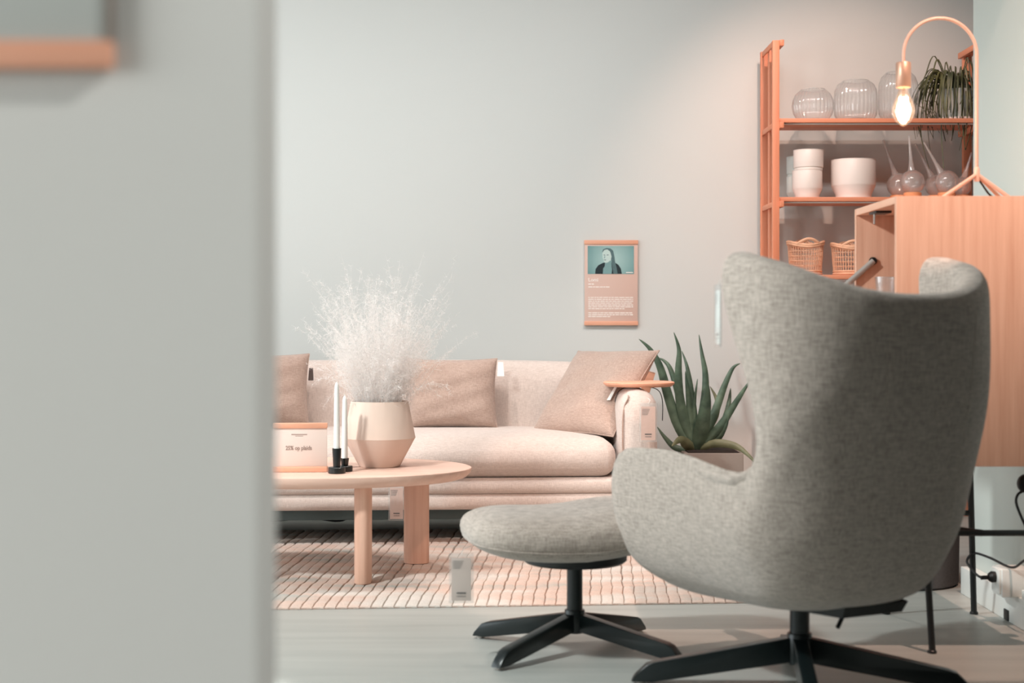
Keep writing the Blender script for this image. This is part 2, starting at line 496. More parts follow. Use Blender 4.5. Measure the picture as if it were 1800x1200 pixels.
# ------------------------------------------------------------------ poster on the back wall
def poster():
    x0, x1 = 0.408, 0.690; z0, z1 = 0.986, 1.432
    w = x1 - x0; h = z1 - z0
    t = empty('poster', ((x0 + x1) / 2, WALL_Y - 0.002, z0))
    tag(t, 'pink poster with a teal portrait photograph, hung on the back wall by wooden rails', 'poster')
    b = B(); box(b, (0, -0.009, h / 2), (w - 0.004, 0.012, h - 0.02), 0.001); fin('sheet', b, 'card', t)
    b = B(); box(b, (0, -0.010, 0.011), (w, 0.02, 0.022), 0.002); fin('bottom_rail', b, 'rail', t)
    b = B(); box(b, (0, -0.010, h - 0.011), (w, 0.02, 0.022), 0.002); fin('top_rail', b, 'rail', t)
    pw, ph = 0.242, 0.147
    pz = h - 0.030 - ph / 2; px = -0.002
    # portrait, flat print
    b = B(); box(b, (0, 0, 0), (pw, 0.001, ph)); ph_o = fin('portrait_photo', b, 'photo', t, False, (px, -0.0158, pz))
    def flat(name, pts, mat, y):
        b = B()
        prism(b, [(x / 1000.0, z / 1000.0) for x, z in pts], y, y - 0.0003); return fin(name, b, mat, ph_o, False)
    flat('printed_jacket', [(-82, -73), (-80, -48), (-66, -28), (-40, -15), (-24, -14), (-4, -14), (22, -14), (40, -26), (52, -45), (58, -73)], 'photo_dark', -0.0006)
    flat('printed_shirt', [(-42, -73), (-40, -44), (-30, -30), (-10, -34), (4, -30), (6, -50), (4, -73)], 'photo_shade', -0.0010)
    flat('printed_hair', [(-46, 40), (-40, 56), (-22, 63), (-2, 60), (12, 48), (18, 20), (22, -10), (30, -40), (36, -73), (14, -73), (8, -40), (4, -14), (-4, 30), (-30, 44)], 'photo_hair', -0.0014)
    flat('printed_neck', [(-30, -12), (-32, -32), (-12, -40), (4, -30), (2, -6), (-10, 0)], 'photo_shade', -0.0017)
    flat('printed_face', [(-44, 38), (-34, 52), (-18, 55), (-4, 44), (4, 18), (0, 0), (-14, -12), (-26, -16), (-35, -12), (-38, 2), (-42, 8), (-44, 18)], 'photo_skin', -0.0020)
    flat('printed_eye', [(-38, 27), (-30, 28), (-30, 24), (-37, 24)], 'photo_hair', -0.0023)
    flat('printed_eye', [(-22, 27), (-12, 28), (-12, 24), (-21, 24)], 'photo_hair', -0.0023)
    flat('printed_nose', [(-33, 22), (-30, 22), (-31, 8), (-36, 9)], 'photo_shade', -0.0023)
    flat('printed_mouth', [(-36, 1), (-24, 2), (-26, -2), (-34, -2)], 'photo_hair', -0.0023)
    b = B(); box(b, (0.098, -0.001, -0.066), (0.036, 0.0006, 0.004)); fin('print_line', b, 'ink_white', ph_o)
    L = -w / 2 + 0.021
    text_part('title_lettering', 'Lomi', 0.026, (L, -0.0158, h - 0.216), 'ink_white', t)
    def bar(wd, z, hh=0.0035, broken=True):
        x = L
        while x < L + wd - 0.004:
            ww = min(random.uniform(0.008, 0.030), L + wd - x)
            b = B(); box(b, (x + ww / 2, -0.0156, z), (ww, 0.0006, hh)); bars.append(b)
            x += ww + 0.003
    def merge(bms, name):
        out = B()
        for q in bms:
            me = bpy.data.meshes.new('tmp'); q.to_mesh(me); q.free(); out.from_mesh(me); bpy.data.meshes.remove(me)
        return fin(name, out, 'ink_white', t, False)
    for (wd, z, hh) in ((0.032, h - 0.230, 0.006), (0.112, h - 0.245, 0.005)):
        bars = []; bar(wd, z, hh); merge(bars, 'print_line')
    z = h - 0.300
    for k in range(7):
        bars = []; bar(0.235 if k < 6 else 0.19, z, 0.0045); merge(bars, 'print_line'); z -= 0.0098
    z -= 0.012
    for k in range(3):
        bars = []; bar(0.236 if k < 2 else 0.115, z, 0.0045); merge(bars, 'print_line'); z -= 0.0098
poster()

# ------------------------------------------------------------------ price tags
def price_tag(loc, w, h, rz, label, group='acrylic price tags', tilt=0.0, card='card', string=(0.0, 0.025, 0.02)):
    t = empty('price_tag', loc, rz); t.rotation_euler = (tilt, 0, rz)
    tag(t, label, 'price tag', group)
    b = B(); box(b, (0, 0, -h / 2), (w, 0.006, h), 0.0015); fin('acrylic_sleeve', b, 'acrylic', t)
    b = B(); box(b, (0, 0, -h / 2 - 0.004), (w * 0.80, 0.0012, h * 0.86)); fin('card', b, card, t, False)
    for k in range(5):
        ww = w * (0.44 - 0.03 * k)
        b = B(); box(b, (-w * 0.35 + ww / 2, -0.0012, -h * 0.16 - k * h * 0.035), (ww, 0.0006, h * 0.008)); fin('print_line', b, 'ink', t, False)
    b = B(); box(b, (0, -0.0012, -h * 0.80), (w * 0.38, 0.0006, h * 0.03)); fin('printed_price', b, 'ink', t, False)
    b = B(); box(b, (0, -0.0012, -h * 0.865), (w * 0.36, 0.0006, h * 0.012)); fin('print_line', b, 'ink', t, False)
    b = B(); tube(b, catmull([(0, 0, -0.004), (w * 0.1, 0.006, 0.012), string], 5), 0.0009, 5); fin('string', b, 'trim', t)
    return t

# ------------------------------------------------------------------ rug
def rug():
    skew = math.atan2(170.0, F)
    n = 66; pitch = 0.0405; x0 = -1.75
    t = empty('rug', (0, 5.15, 0)); tag(t, 'flat woven rug of pale pink and grey ribs under the coffee table', 'rug')
    bm = B(); prof = [(-0.0200, 0.0), (-0.0198, 0.008), (-0.017, 0.0128), (0.0, 0.0150), (0.017, 0.0128), (0.0198, 0.008), (0.0200, 0.0)]
    Ln = 1.95; ns = 60; rows = []
    for i in range(ns + 1):
        y = Ln * i / ns
        wob = 0.0020 * math.sin(i * 0.9) + 0.001 * math.sin(i * 2.3)
        zz = 1.0 + 0.05 * math.sin(i * 2.1)
        if i in (0, ns): zz = 0.35
        rows.append([bm.verts.new((x + wob, y, z * zz)) for x, z in prof])
    for a, c in zip(rows, rows[1:]):
        for k in range(len(prof) - 1):
            bm.faces.new((a[k], a[k + 1], c[k + 1], c[k]))
    bm.faces.new(rows[0]); bm.faces.new(rows[-1][::-1])
    first = fin('rib', bm, 'rug', t)
    for i in range(n):
        o = first if i == 0 else first.copy()
        if i: link(o, t)
        x = x0 + i * pitch
        o.location = (x, (x + 0.8) * 0.075, 0.0015); o.rotation_euler = (0, 0, -skew + 0.0025 * math.sin(i * 1.7))
    b = B()
    xa, xb = x0 - 0.02, x0 + n * pitch - 0.02
    vs = [(xa, (xa + 0.8) * 0.075, 0), (xb, (xb + 0.8) * 0.075, 0), (xb + Ln * math.sin(skew), (xb + 0.8) * 0.075 + Ln, 0), (xa + Ln * math.sin(skew), (xa + 0.8) * 0.075 + Ln, 0)]
    lo = [b.verts.new((x, y, 0.0005)) for x, y, z in vs]; hi = [b.verts.new((x, y, 0.003)) for x, y, z in vs]
    b.faces.new(lo[::-1]); b.faces.new(hi)
    for k in range(4): b.faces.new((lo[k], lo[(k + 1) % 4], hi[(k + 1) % 4], hi[k]))
    fin('backing', b, 'cushion', t, False)
rug()

# ------------------------------------------------------------------ sofa
def soft_slab(name, mat, parent, lx, ly, lz, c, r=0.05, puff=0.02, nx=24, ny=10, sag=0.0, wr=0.0):
    """upholstered slab: rounded box with puffed faces"""
    bm = B()
    g = bmesh.ops.create_cube(bm, size=1.0); bmesh.ops.scale(bm, vec=(lx, ly, lz), verts=g['verts'])
    bmesh.ops.bevel(bm, geom=list(bm.edges), offset=r, segments=4, profile=0.5, affect='EDGES')
    for k in range(1, nx):
        bmesh.ops.bisect_plane(bm, geom=bm.verts[:] + bm.edges[:] + bm.faces[:], plane_co=(-lx / 2 + lx * k / nx, 0, 0), plane_no=(1, 0, 0))
    for k in range(1, ny):
        bmesh.ops.bisect_plane(bm, geom=bm.verts[:] + bm.edges[:] + bm.faces[:], plane_co=(0, -ly / 2 + ly * k / ny, 0), plane_no=(0, 1, 0))
    for k in range(1, 4):
        bmesh.ops.bisect_plane(bm, geom=bm.verts[:] + bm.edges[:] + bm.faces[:], plane_co=(0, 0, -lz / 2 + lz * k / 4), plane_no=(0, 0, 1))
    for v in bm.verts:
        u, w, q = v.co.x / (lx / 2), v.co.y / (ly / 2), v.co.z / (lz / 2)
        fz = max(0, 1 - u ** 6) * max(0, 1 - w ** 4); fy = max(0, 1 - u ** 6) * max(0, 1 - q ** 2)
        v.co.z += puff * fz * (1 if q > 0 else -0.2) * min(1, abs(q) * 1.2)
        v.co.y += puff * 0.8 * fy * (1 if w > 0 else -1) * min(1, abs(w) ** 3)
        v.co.z -= sag * fz * max(0, q) * (0.5 + 0.5 * math.sin(u * 9))
        if wr: v.co.y += wr * math.sin(u * lx * 41 + 2 * math.sin(u * 13)) * max(0, -w) ** 4 * (0.5 - 0.5 * q)
    return fin(name, bm, mat, parent, True, c)

def sofa():
    rz = -math.radians(-3.2)
    t = empty('sofa', (0.69, 6.62, 0.0), rz)      # front right corner at floor level; length runs to -x
    tag(t, 'long light beige linen sofa against the back wall', 'sofa')
    Ln = 3.0; D = 0.93
    cx = -Ln / 2
    soft_slab('base_lower', 'sofa', t, Ln - 0.06, D - 0.06, 0.072, (cx, D / 2, 0.200), 0.022, 0.006)
    soft_slab('base_upper', 'sofa', t, Ln - 0.04, D - 0.05, 0.070, (cx, D / 2, 0.268), 0.026, 0.008)
    soft_slab('seat_cushion', 'sofa', t, Ln - 0.38, 0.80, 0.165, (cx, 0.42, 0.388), 0.070, 0.030, wr=0.004, nx=60)
    soft_slab('backrest', 'sofa', t, Ln - 0.36, 0.22, 0.50, (cx, D - 0.15, 0.545), 0.085, 0.02, nx=40)
    for s in (0, 1):
        x = -0.088 if s == 0 else -Ln + 0.088
        arm = soft_slab('armrest', 'sofa', t, 0.176, D - 0.02, 0.53, (x, D / 2, 0.425), 0.083, 0.012, 8, 10)
        sx = -1 if s == 0 else 1
        b = B()
        pts = [(sx * 0.075, -0.425, -0.15), (sx * 0.078, -0.430, 0.10), (sx * 0.070, -0.42, 0.19), (sx * 0.045, -0.38, 0.250), (sx * 0.02, 0.2, 0.268)]
        tube(b, catmull(pts, 5), 0.004, 6); fin('piping', b, 'cushion', arm)
    b = B(); box(b, (cx, D / 2 + 0.02, 0.140), (Ln - 0.16, D - 0.16, 0.052), 0.004); fin('metal_frame', b, 'slate', t)
    for (lx, ly) in ((-0.22, 0.2), (-0.22, D - 0.14), (-Ln + 0.22, 0.2), (-Ln + 0.22, D - 0.14)):
        b = B(); lathe(b, [(0, 0), (0.016, 0), (0.018, 0.115), (0, 0.115)], 14, (lx, ly, 0.0175)); fin('leg', b, 'black', t)
    return t
sofa()

# ------------------------------------------------------------------ cushions on the sofa
def pillow(name, loc, w, h, th, rot, label, mat='cushion', tagpos=None, tagcol='card_light'):
    t = empty(name, loc); t.rotation_euler = rot
    tag(t, label, 'cushion', 'taupe cushions on the sofa')
    bm = B(); n = 26
    def pt(u, v, s):
        # u, v in -1..1 ; pulled-in sides, pointed corners
        x = w / 2 * u * (1 - 0.07 * (1 - v * v)  ); z = h / 2 * v * (1 - 0.07 * (1 - u * u))
        x = x - math.copysign(0.0, u)
        f = max(0, (1 - u ** 4)) * max(0, (1 - v ** 4))
        y = s * th / 2 * f ** 0.55
        y += 0.006 * math.sin(7 * u + 3 * v) * f + 0.004 * math.sin(11 * v - 4 * u) * f
        return (x, y, z + h / 2)
    G = {}
    for s in (-1, 1):
        for i in range(n + 1):
            for j in range(n + 1):
                u = math.sin(PI / 2 * (2 * i / n - 1)); v = math.sin(PI / 2 * (2 * j / n - 1))
                edge = i in (0, n) or j in (0, n)
                if s == 1 and edge: G[s, i, j] = G[-1, i, j]
                else: G[s, i, j] = bm.verts.new(pt(u, v, s))
        for i in range(n):
            for j in range(n):
                bm.faces.new((G[s, i, j], G[s, i + 1, j], G[s, i + 1, j + 1], G[s, i, j + 1]))
    body = fin('cover', bm, mat, t)
    bm = B(); pts = []
    for k in range(4 * n):
        side, a = divmod(k, n); uu = math.sin(PI / 2 * (2 * a / n - 1))
        u, v = ((uu, -1), (1, uu), (-uu, 1), (-1, -uu))[side]
        pts.append(pt(u, v, 0))
    pts.append(pts[0]); tube(bm, pts, 0.0035, 6, False); fin('seam', bm, mat, t)
    if tagpos:
        b = B(); x, z, tw, tl, ty = tagpos
        a = [(x - tw / 2 * 0.7, z), (x + tw / 2 * 0.7, z), (x + tw / 2, z - tl), (x - tw / 2, z - tl)]
        prism(b, a, ty - 0.002, ty); fin('hang_tag', b, tagcol, t, False)
    return t

def wrot(rx, rz, ry=0.0): return (rx, ry, rz)
pillow('scatter_cushion', P(795, 752, 7.08), 0.43, 0.335, 0.13, wrot(-0.17, 0.02), 'upright taupe cushion in the middle of the sofa, right of the clay vase', tagpos=(0.232, 0.315, 0.034, 0.068, -0.02), tagcol='trim')
pillow('scatter_cushion', P(462, 748, 6.98), 0.43, 0.345, 0.15, wrot(-0.22, 0.10), 'taupe cushion at the left, half hidden by the near partition', tagpos=(0.224, 0.275, 0.026, 0.06, -0.004), tagcol='ink')
e1 = Vector((0.74, -0.68, 0.02)).normalized(); e2 = Vector((0.46, 0.50, 0.73)).normalized()
ey = e2.cross(e1).normalized(); e2 = e1.cross(ey).normalized()
tilt = Matrix((e1, ey, e2)).transposed().to_euler()
pillow('scatter_cushion', P(1004, 764, 6.93), 0.50, 0.53, 0.15, tilt, 'taupe cushion tilted against the sofa arm', tagpos=(0.185, 0.25, 0.020, 0.095, -0.072), tagcol='trim')

# ------------------------------------------------------------------ arm tray, card behind it
def arm_tray():
    c = P(1123, 674, 6.85)
    t = empty('arm_tray', (c.x, c.y, 0.0)); t.location.z = 0.0
    tag(t, 'small round oak tray clipped on the sofa arm', 'tray')
    z = c.z - 0.012
    b = B(); lathe(b, [(0, z), (0.150, z), (0.163, z + 0.010), (0.165, z + 0.018), (0.160, z + 0.022), (0, z + 0.022)], 48); fin('tray_top', b, 'rail', t)
    b = B()
    # metal strap that follows the arm: down the outer and the inner side
    w = 0.109
    pts = catmull([(w, 0, z - 0.16), (w - 0.001, 0, z - 0.06), (w - 0.030, 0, z - 0.012), (0.0, 0, z - 0.004), (-w + 0.030, 0, z - 0.012), (-w + 0.001, 0, z - 0.06), (-w, 0, z - 0.16)], 6)
    tube(b, pts, 0.0022, 6); fin('clip', b, 'black', t)
arm_tray()
def leaning_board():
    c = P(1134, 660, 7.30)
    t = empty('wooden_board', (c.x, c.y, 0.66)); t.rotation_euler = (0.0, 0.28, 0.1)
    tag(t, 'corner of a small wooden board behind the tilted cushion', 'board')
    b = B(); box(b, (0, 0, 0.05), (0.045, 0.018, 0.10), 0.002); fin('board', b, 'rail', t)
    b = B(); box(b, (0, 0, 0.102), (0.047, 0.021, 0.004), 0.001); fin('board_cap', b, 'oak', t)
leaning_board()
price_tag(P(1139.5, 708, 6.52), 0.079, 0.172, 0.0, 'acrylic price tag with pink card hanging at the sofa arm')
price_tag(P(697, 851, 6.535), 0.072, 0.160, 0.03, 'acrylic price tag hanging off the sofa base behind the table legs')

# ------------------------------------------------------------------ cord under the sofa
b = B(); tube(b, catmull([P(430, 915, 6.95), P(505, 911, 6.95), P(530, 903, 6.93), P(560, 908, 6.9), P(605, 911, 6.95), P(590, 915, 7.0), P(540, 909, 7.05), P(500, 913, 7.0), P(440, 917, 7.0)], 8), 0.006, 8)
o = fin('floor_cord', b, 'cord'); tag(o, 'black looped cord lying on the floor under the sofa', 'cord')

# ------------------------------------------------------------------ coffee table
TZ = 0.43
def coffee_table():
    cx, cy = -0.757, 5.86
    t = empty('coffee_table', (cx, cy, 0)); tag(t, 'oval light oak coffee table on thick round legs', 'table')
    a, bb = 0.62, 0.43
    bm = B(); rings = []
    prof = [(0.0, TZ), (0.90, TZ), (0.985, TZ), (0.998, TZ - 0.003), (1.0, TZ - 0.010), (0.992, TZ - 0.022), (0.965, TZ - 0.038), (0.93, TZ - 0.045), (0.0, TZ - 0.045)]
    n = 72
    for (r, z) in prof:
        if r == 0: rings.append([bm.verts.new((0, 0, z))])
        else: rings.append([bm.verts.new((a * r * math.cos(2 * PI * i / n), bb * r * math.sin(2 * PI * i / n), z)) for i in range(n)])
    for p, q in zip(rings, rings[1:]):
        for i in range(n):
            u = []
            for v in (p[i % len(p)], p[(i + 1) % n % len(p)], q[(i + 1) % n % len(q)], q[i % len(q)]):
                if v not in u: u.append(v)
            bm.faces.new(u)
    fin('tabletop', bm, 'oak', t)
    def leg(x, y, hw, hd, rz):
        bm = B(); rings = []
        for (k, z) in ((0.94, 0.0), (1.0, 0.004), (1.0, TZ - 0.046)):
            ring = []
            for i in range(32):
                an = 2 * PI * i / 32
                lx = hw * k * math.copysign(abs(math.cos(an)) ** 0.85, math.cos(an)); ly = hd * k * math.copysign(abs(math.sin(an)) ** 0.85, math.sin(an))
                ring.append(bm.verts.new((lx * math.cos(rz) - ly * math.sin(rz), lx * math.sin(rz) + ly * math.cos(rz), z)))
            rings.append(ring)
        for p, q in zip(rings, rings[1:]):
            for i in range(32): bm.faces.new((p[i], p[(i + 1) % 32], q[(i + 1) % 32], q[i]))
        bm.faces.new(rings[0][::-1]); bm.faces.new(rings[-1])
        fin('leg', bm, 'oak_z', t, True, (x, y, 0.0168))
    leg(-0.542 - cx, 5.60 - cy, 0.033, 0.050, 0.0)
    leg(-0.368 - cx, 6.06 - cy, 0.052, 0.034, 0.0)
    leg(-1.15 - cx, 6.06 - cy, 0.052, 0.034, 0.0)
    leg(-0.98 - cx, 5.60 - cy, 0.033, 0.050, 0.0)
coffee_table()

# ------------------------------------------------------------------ vase and dried grass
VC = Vector((-0.503, 5.87, TZ + 0.0008))
def vase():
    t = empty('clay_vase', VC); tag(t, 'wide faceted clay vase on the coffee table', 'vase')
    b = B(); lathe(b, [(0, 0), (0.078, 0), (0.082, 0.003), (0.139, 0.108), (0.1425, 0.114)], 64); fin('lower_body', b, 'vase_low', t)
    b = B(); lathe(b, [(0.1425, 0.114), (0.141, 0.120), (0.114, 0.256), (0.111, 0.259), (0.107, 0.256), (0.133, 0.12), (0.10, 0.06), (0, 0.05)], 64); fin('upper_body', b, 'vase', t)
vase()

def dried_grass():
    verts, faces = [], []
    rnd = random.Random(11)
    def ribbon(pts, w):
        n = len(pts); base = len(verts)
        side = Vector((rnd.uniform(-1, 1), rnd.uniform(-0.4, 0.4), rnd.uniform(-0.6, 0.6))).normalized()
        for i, p in enumerate(pts):
            d = (pts[min(n - 1, i + 1)] - pts[max(0, i - 1)])
            s = side.cross(d)
            s = s.normalized() if s.length > 1e-8 else side
            ww = w * (1 - 0.7 * i / (n - 1))
            verts.append(tuple(p + s * ww)); verts.append(tuple(p - s * ww))
        for i in range(n - 1):
            k = base + 2 * i; faces.append((k, k + 1, k + 3, k + 2))
    NQ = 430
    for q in range(NQ):
        out = q >= NQ - 16
        a = rnd.uniform(0, 2 * PI); rr = 0.090 * math.sqrt(rnd.random())
        p = Vector((rr * math.cos(a), rr * math.sin(a), 0.20))
        sp = 0.50 * rnd.random() ** 0.9
        Ls = (0.60 - 0.22 * sp) * rnd.uniform(0.50, 1.0)
        if q < 60: sp = rnd.uniform(0, 0.22); Ls = rnd.uniform(0.54, 0.66)
        if out: sp = rnd.uniform(0.55, 0.85); Ls = rnd.uniform(0.30, 0.42)
        aa = a + rnd.uniform(-0.6, 0.6) if rr > 0.03 else rnd.uniform(0, 2 * PI)
        d = Vector((math.sin(sp) * math.cos(aa), math.sin(sp) * math.sin(aa) * 0.85, math.cos(sp)))
        bend = Vector((rnd.uniform(-1, 1), rnd.uniform(-1, 1), rnd.uniform(-0.6, 0.15))) * 0.16
        ns = 14; pts = []
        droop = rnd.uniform(0, 0.07) + (0.10 if out else 0)
        f1, f2 = rnd.uniform(4, 9), rnd.uniform(4, 9); am = rnd.uniform(0.004, 0.014)
        for i in range(ns + 1):
            s = i / ns
            jit = Vector((math.sin(q + f1 * s), math.cos(q * 1.7 + f2 * s), 0)) * am
            pts.append(p + d * (Ls * s) + bend * s * s * Ls * 1.4 + Vector((0, 0, -droop * s ** 3)) + jit * s)
        ribbon(pts, 0.00070)
        for k in range(58):
            s = 0.15 + 0.85 * rnd.random() ** 0.75
            f = s * ns; i0 = min(ns - 1, int(f)); o = pts[i0].lerp(pts[i0 + 1], f - i0)
            ax = (pts[i0 + 1] - pts[i0]).normalized()
            rv = Vector((rnd.gauss(0, 1), rnd.gauss(0, 1), rnd.gauss(0, 1))).normalized()
            dr = (ax * rnd.uniform(0.1, 0.8) + rv * 0.85).normalized()
            l = rnd.uniform(0.010, 0.040) * (1.15 - 0.45 * s)
            c = Vector((rnd.gauss(0, 1), rnd.gauss(0, 1), rnd.gauss(0, 1))) * l * 0.28
            ribbon([o, o + dr * l * 0.5 + c, o + dr * l], 0.00062)
    me = bpy.data.meshes.new('dried_grass_bouquet'); me.from_pydata(verts, [], faces)
    me.materials.append(M['grass'])
    o = bpy.data.objects.new('dried_grass_bouquet', me); o.location = VC; link(o)
    tag(o, 'bushy bouquet of bleached white dried grass in the clay vase', 'dried grass', kind='stuff')
dried_grass()

# ------------------------------------------------------------------ candle holder, candles
def candle_holder():
    c = P(592, 820, 5.60)
    t = empty('candle_holder', (c.x, c.y, TZ + 0.0008)); tag(t, 'black double candle holder on the coffee table', 'candle holder')
    for (nm, x, y, r, hh, ch, cr) in (('front_cup', 0, 0, 0.033, 0.023, 0.094, 0.0175), ('rear_cup', 0.022, 0.075, 0.030, 0.021, 0.050, 0.0165)):
        b = B(); lathe(b, [(0, 0), (r - 0.002, 0), (r, 0.002), (r, hh - 0.002), (r - 0.002, hh), (0, hh)], 40, (x, y, 0)); fin('base_disc', b, 'teal_black', t)
        b = B(); lathe(b, [(0, hh), (cr * 0.78, hh), (cr, ch), (cr - 0.003, ch), (cr - 0.0042, ch - 0.014), (0, ch - 0.014)], 28, (x, y, 0)); fin('candle_cup', b, 'teal_black', t)
    b = B(); box(b, (0.011, 0.038, 0.006), (0.02, 0.05, 0.010), 0.002); fin('link', b, 'teal_black', t)
    for (x, y, z, h, lb) in ((0, 0, 0.0815, 0.262, 'tall white taper candle in the front cup of the holder'), (0.022, 0.075, 0.0375, 0.252, 'white taper candle in the lower rear cup of the holder')):
        k = empty('taper_candle', (c.x + x, c.y + y, TZ + 0.0008 + z)); tag(k, lb, 'candle', 'white taper candles')
        b = B(); lathe(b, [(0, 0), (0.0118, 0), (0.0118, 0.05), (0.0105, 0.16), (0.0085, h - 0.018), (0.006, h - 0.006), (0.002, h), (0, h)], 24); fin('wax', b, 'candle', k)
        b = B(); tube(b, [(0, 0, h - 0.002), (0.0008, 0, h + 0.008)], 0.0009, 6); fin('wick', b, 'candle', k)
candle_holder()

# ------------------------------------------------------------------ table sign
def table_sign():
    d = 5.66; c = P(528, 829, d)
    t = empty('table_sign', (c.x, d, TZ + 0.0008), math.radians(3)); tag(t, 'cream discount sign between two wooden rails on the coffee table', 'sign')
    w, h = 0.206, 0.186
    b = B(); box(b, (0, 0, 0.010), (w, 0.045, 0.020), 0.002); fin('foot_rail', b, 'rail', t)
    b = B(); box(b, (0, 0, h - 0.010), (w, 0.022, 0.020), 0.002); fin('top_rail', b, 'rail', t)
    b = B(); box(b, (0, 0, h / 2), (w - 0.002, 0.008, h - 0.04), 0.001); fin('sheet', b, 'card_light', t)
    text_part('lettering', '25% op plaids', 0.0225, (-0.006, -0.0048, 0.083), 'ink_soft', t, 'CENTER', 0.80)
    b = B(); box(b, (-0.004, -0.0044, 0.142), (0.060, 0.0006, 0.0035)); fin('print_line', b, 'ink_soft', t, False)
    b = B(); box(b, (-0.004, -0.0044, 0.136), (0.030, 0.0006, 0.0020)); fin('print_line', b, 'ink_soft', t, False)
table_sign()

# ------------------------------------------------------------------ star bases (ottoman and armchair)
def star_base(parent, R, hub_r, hub_z0, hub_z1, col_r, col_z1, angles, hgt, wid):
    b = B(); lathe(b, [(0, hub_z0), (hub_r * 0.92, hub_z0), (hub_r, hub_z0 + 0.004), (hub_r, hub_z1 - 0.003), (hub_r * 0.94, hub_z1), (0, hub_z1)], 28); fin('hub', b, 'teal_black', parent)
    b = B(); lathe(b, [(0, hub_z1), (col_r, hub_z1), (col_r, col_z1), (0, col_z1)], 28); fin('column', b, 'teal_black', parent)
    for a in angles:
        bm = B(); an = math.radians(a)
        # side profile of a leg: (radius, z) outline
        zt, zb = hub_z1 - 0.010, hub_z0 + 0.006
        prof = [(hub_r * 0.6, zt), (R * 0.86, 0.010 + hgt), (R * 0.91, 0.009 + hgt * 0.88), (R * 0.985, 0.010 + hgt * 0.22), (R, 0.008), (R * 0.88, 0.008), (hub_r * 0.6, zb)]
        prism(bm, prof, -wid / 2, wid / 2)
        bmesh.ops.bevel(bm, geom=[e for e in bm.edges if abs(e.verts[0].co.y - e.verts[1].co.y) < 1e-6], offset=0.003, segments=2, profile=0.5, affect='EDGES')
        lg = fin('leg', bm, 'teal_black', parent, True, None, (0, 0, an))
        b = B(); lathe(b, [(0, 0), (0.012, 0), (0.012, 0.008), (0, 0.008)], 14, (R * 0.945, 0, 0.0006)); fin('glide', b, 'steel', lg)

# ------------------------------------------------------------------ ottoman
def ottoman():
    cx, cy = 0.209, 4.52
    al = math.radians(27)
    t = empty('ottoman', (cx, cy, 0)); tag(t, 'grey upholstered footstool on a black four-star swivel base', 'footstool')
    bm = B(); nu, nv = 56, 22; grid = []
    ex = 0.62
    for j in range(nv + 1):
        ph = -PI / 2 + PI * j / nv; row = []
        for i in range(nu):
            th = 2 * PI * i / nu
            cu, su = math.cos(th), math.sin(th)
            px = math.copysign(abs(cu) ** ex, cu); py = math.copysign(abs(su) ** ex, su)
            k = math.cos(ph) ** 0.60
            x = 0.345 * px * k; y = 0.255 * py * k
            z = 0.073 * math.copysign(abs(math.sin(ph)) ** 0.8, math.sin(ph))
            u = x / 0.345
            z += 0.030 * u * (1 if u > 0 else 0.2) + 0.012 * u * u
            if ph < 0: z -= 0.012 * (1 - u * u)
            else: z -= 0.010 * math.exp(-((u + 0.25) / 0.35) ** 2)
            row.append((x, y, z))
        grid.append(row)
    V = [[bm.verts.new(p) for p in r] for r in grid[1:-1]]
    for a, c in zip(V, V[1:]):
        for i in range(nu): bm.faces.new((a[i], a[(i + 1) % nu], c[(i + 1) % nu], c[i]))
    bm.faces.new(V[0][::-1]); bm.faces.new(V[-1])
    cu = fin('seat_pad', bm, 'chair', t, True, (0.0, 0.0, 0.372), (0, 0, 0.18))
    # piping around the waist
    bm = B(); r = grid[nv // 2 - 2]; tube(bm, [Vector(p) * 1.001 for p in r] + [Vector(r[0]) * 1.001], 0.0022, 6, False); fin('piping', bm, 'chair', cu)
    bm = B(); lathe(bm, [(0, 0.270), (0.15, 0.270), (0.16, 0.278), (0.16, 0.30), (0, 0.30)], 36); fin('under_plate', bm, 'black', t)
    # feet directions measured from the photograph
    star_base(t, 0.36, 0.031, 0.055, 0.125, 0.024, 0.27, (149, -132, -31, 50), 0.046, 0.036)
ottoman()
price_tag(P(811, 972, 4.40), 0.073, 0.148, 0.0, 'blurred acrylic price tag hanging from the footstool edge', card='card_light', string=(0.034, 0.07, 0.012))

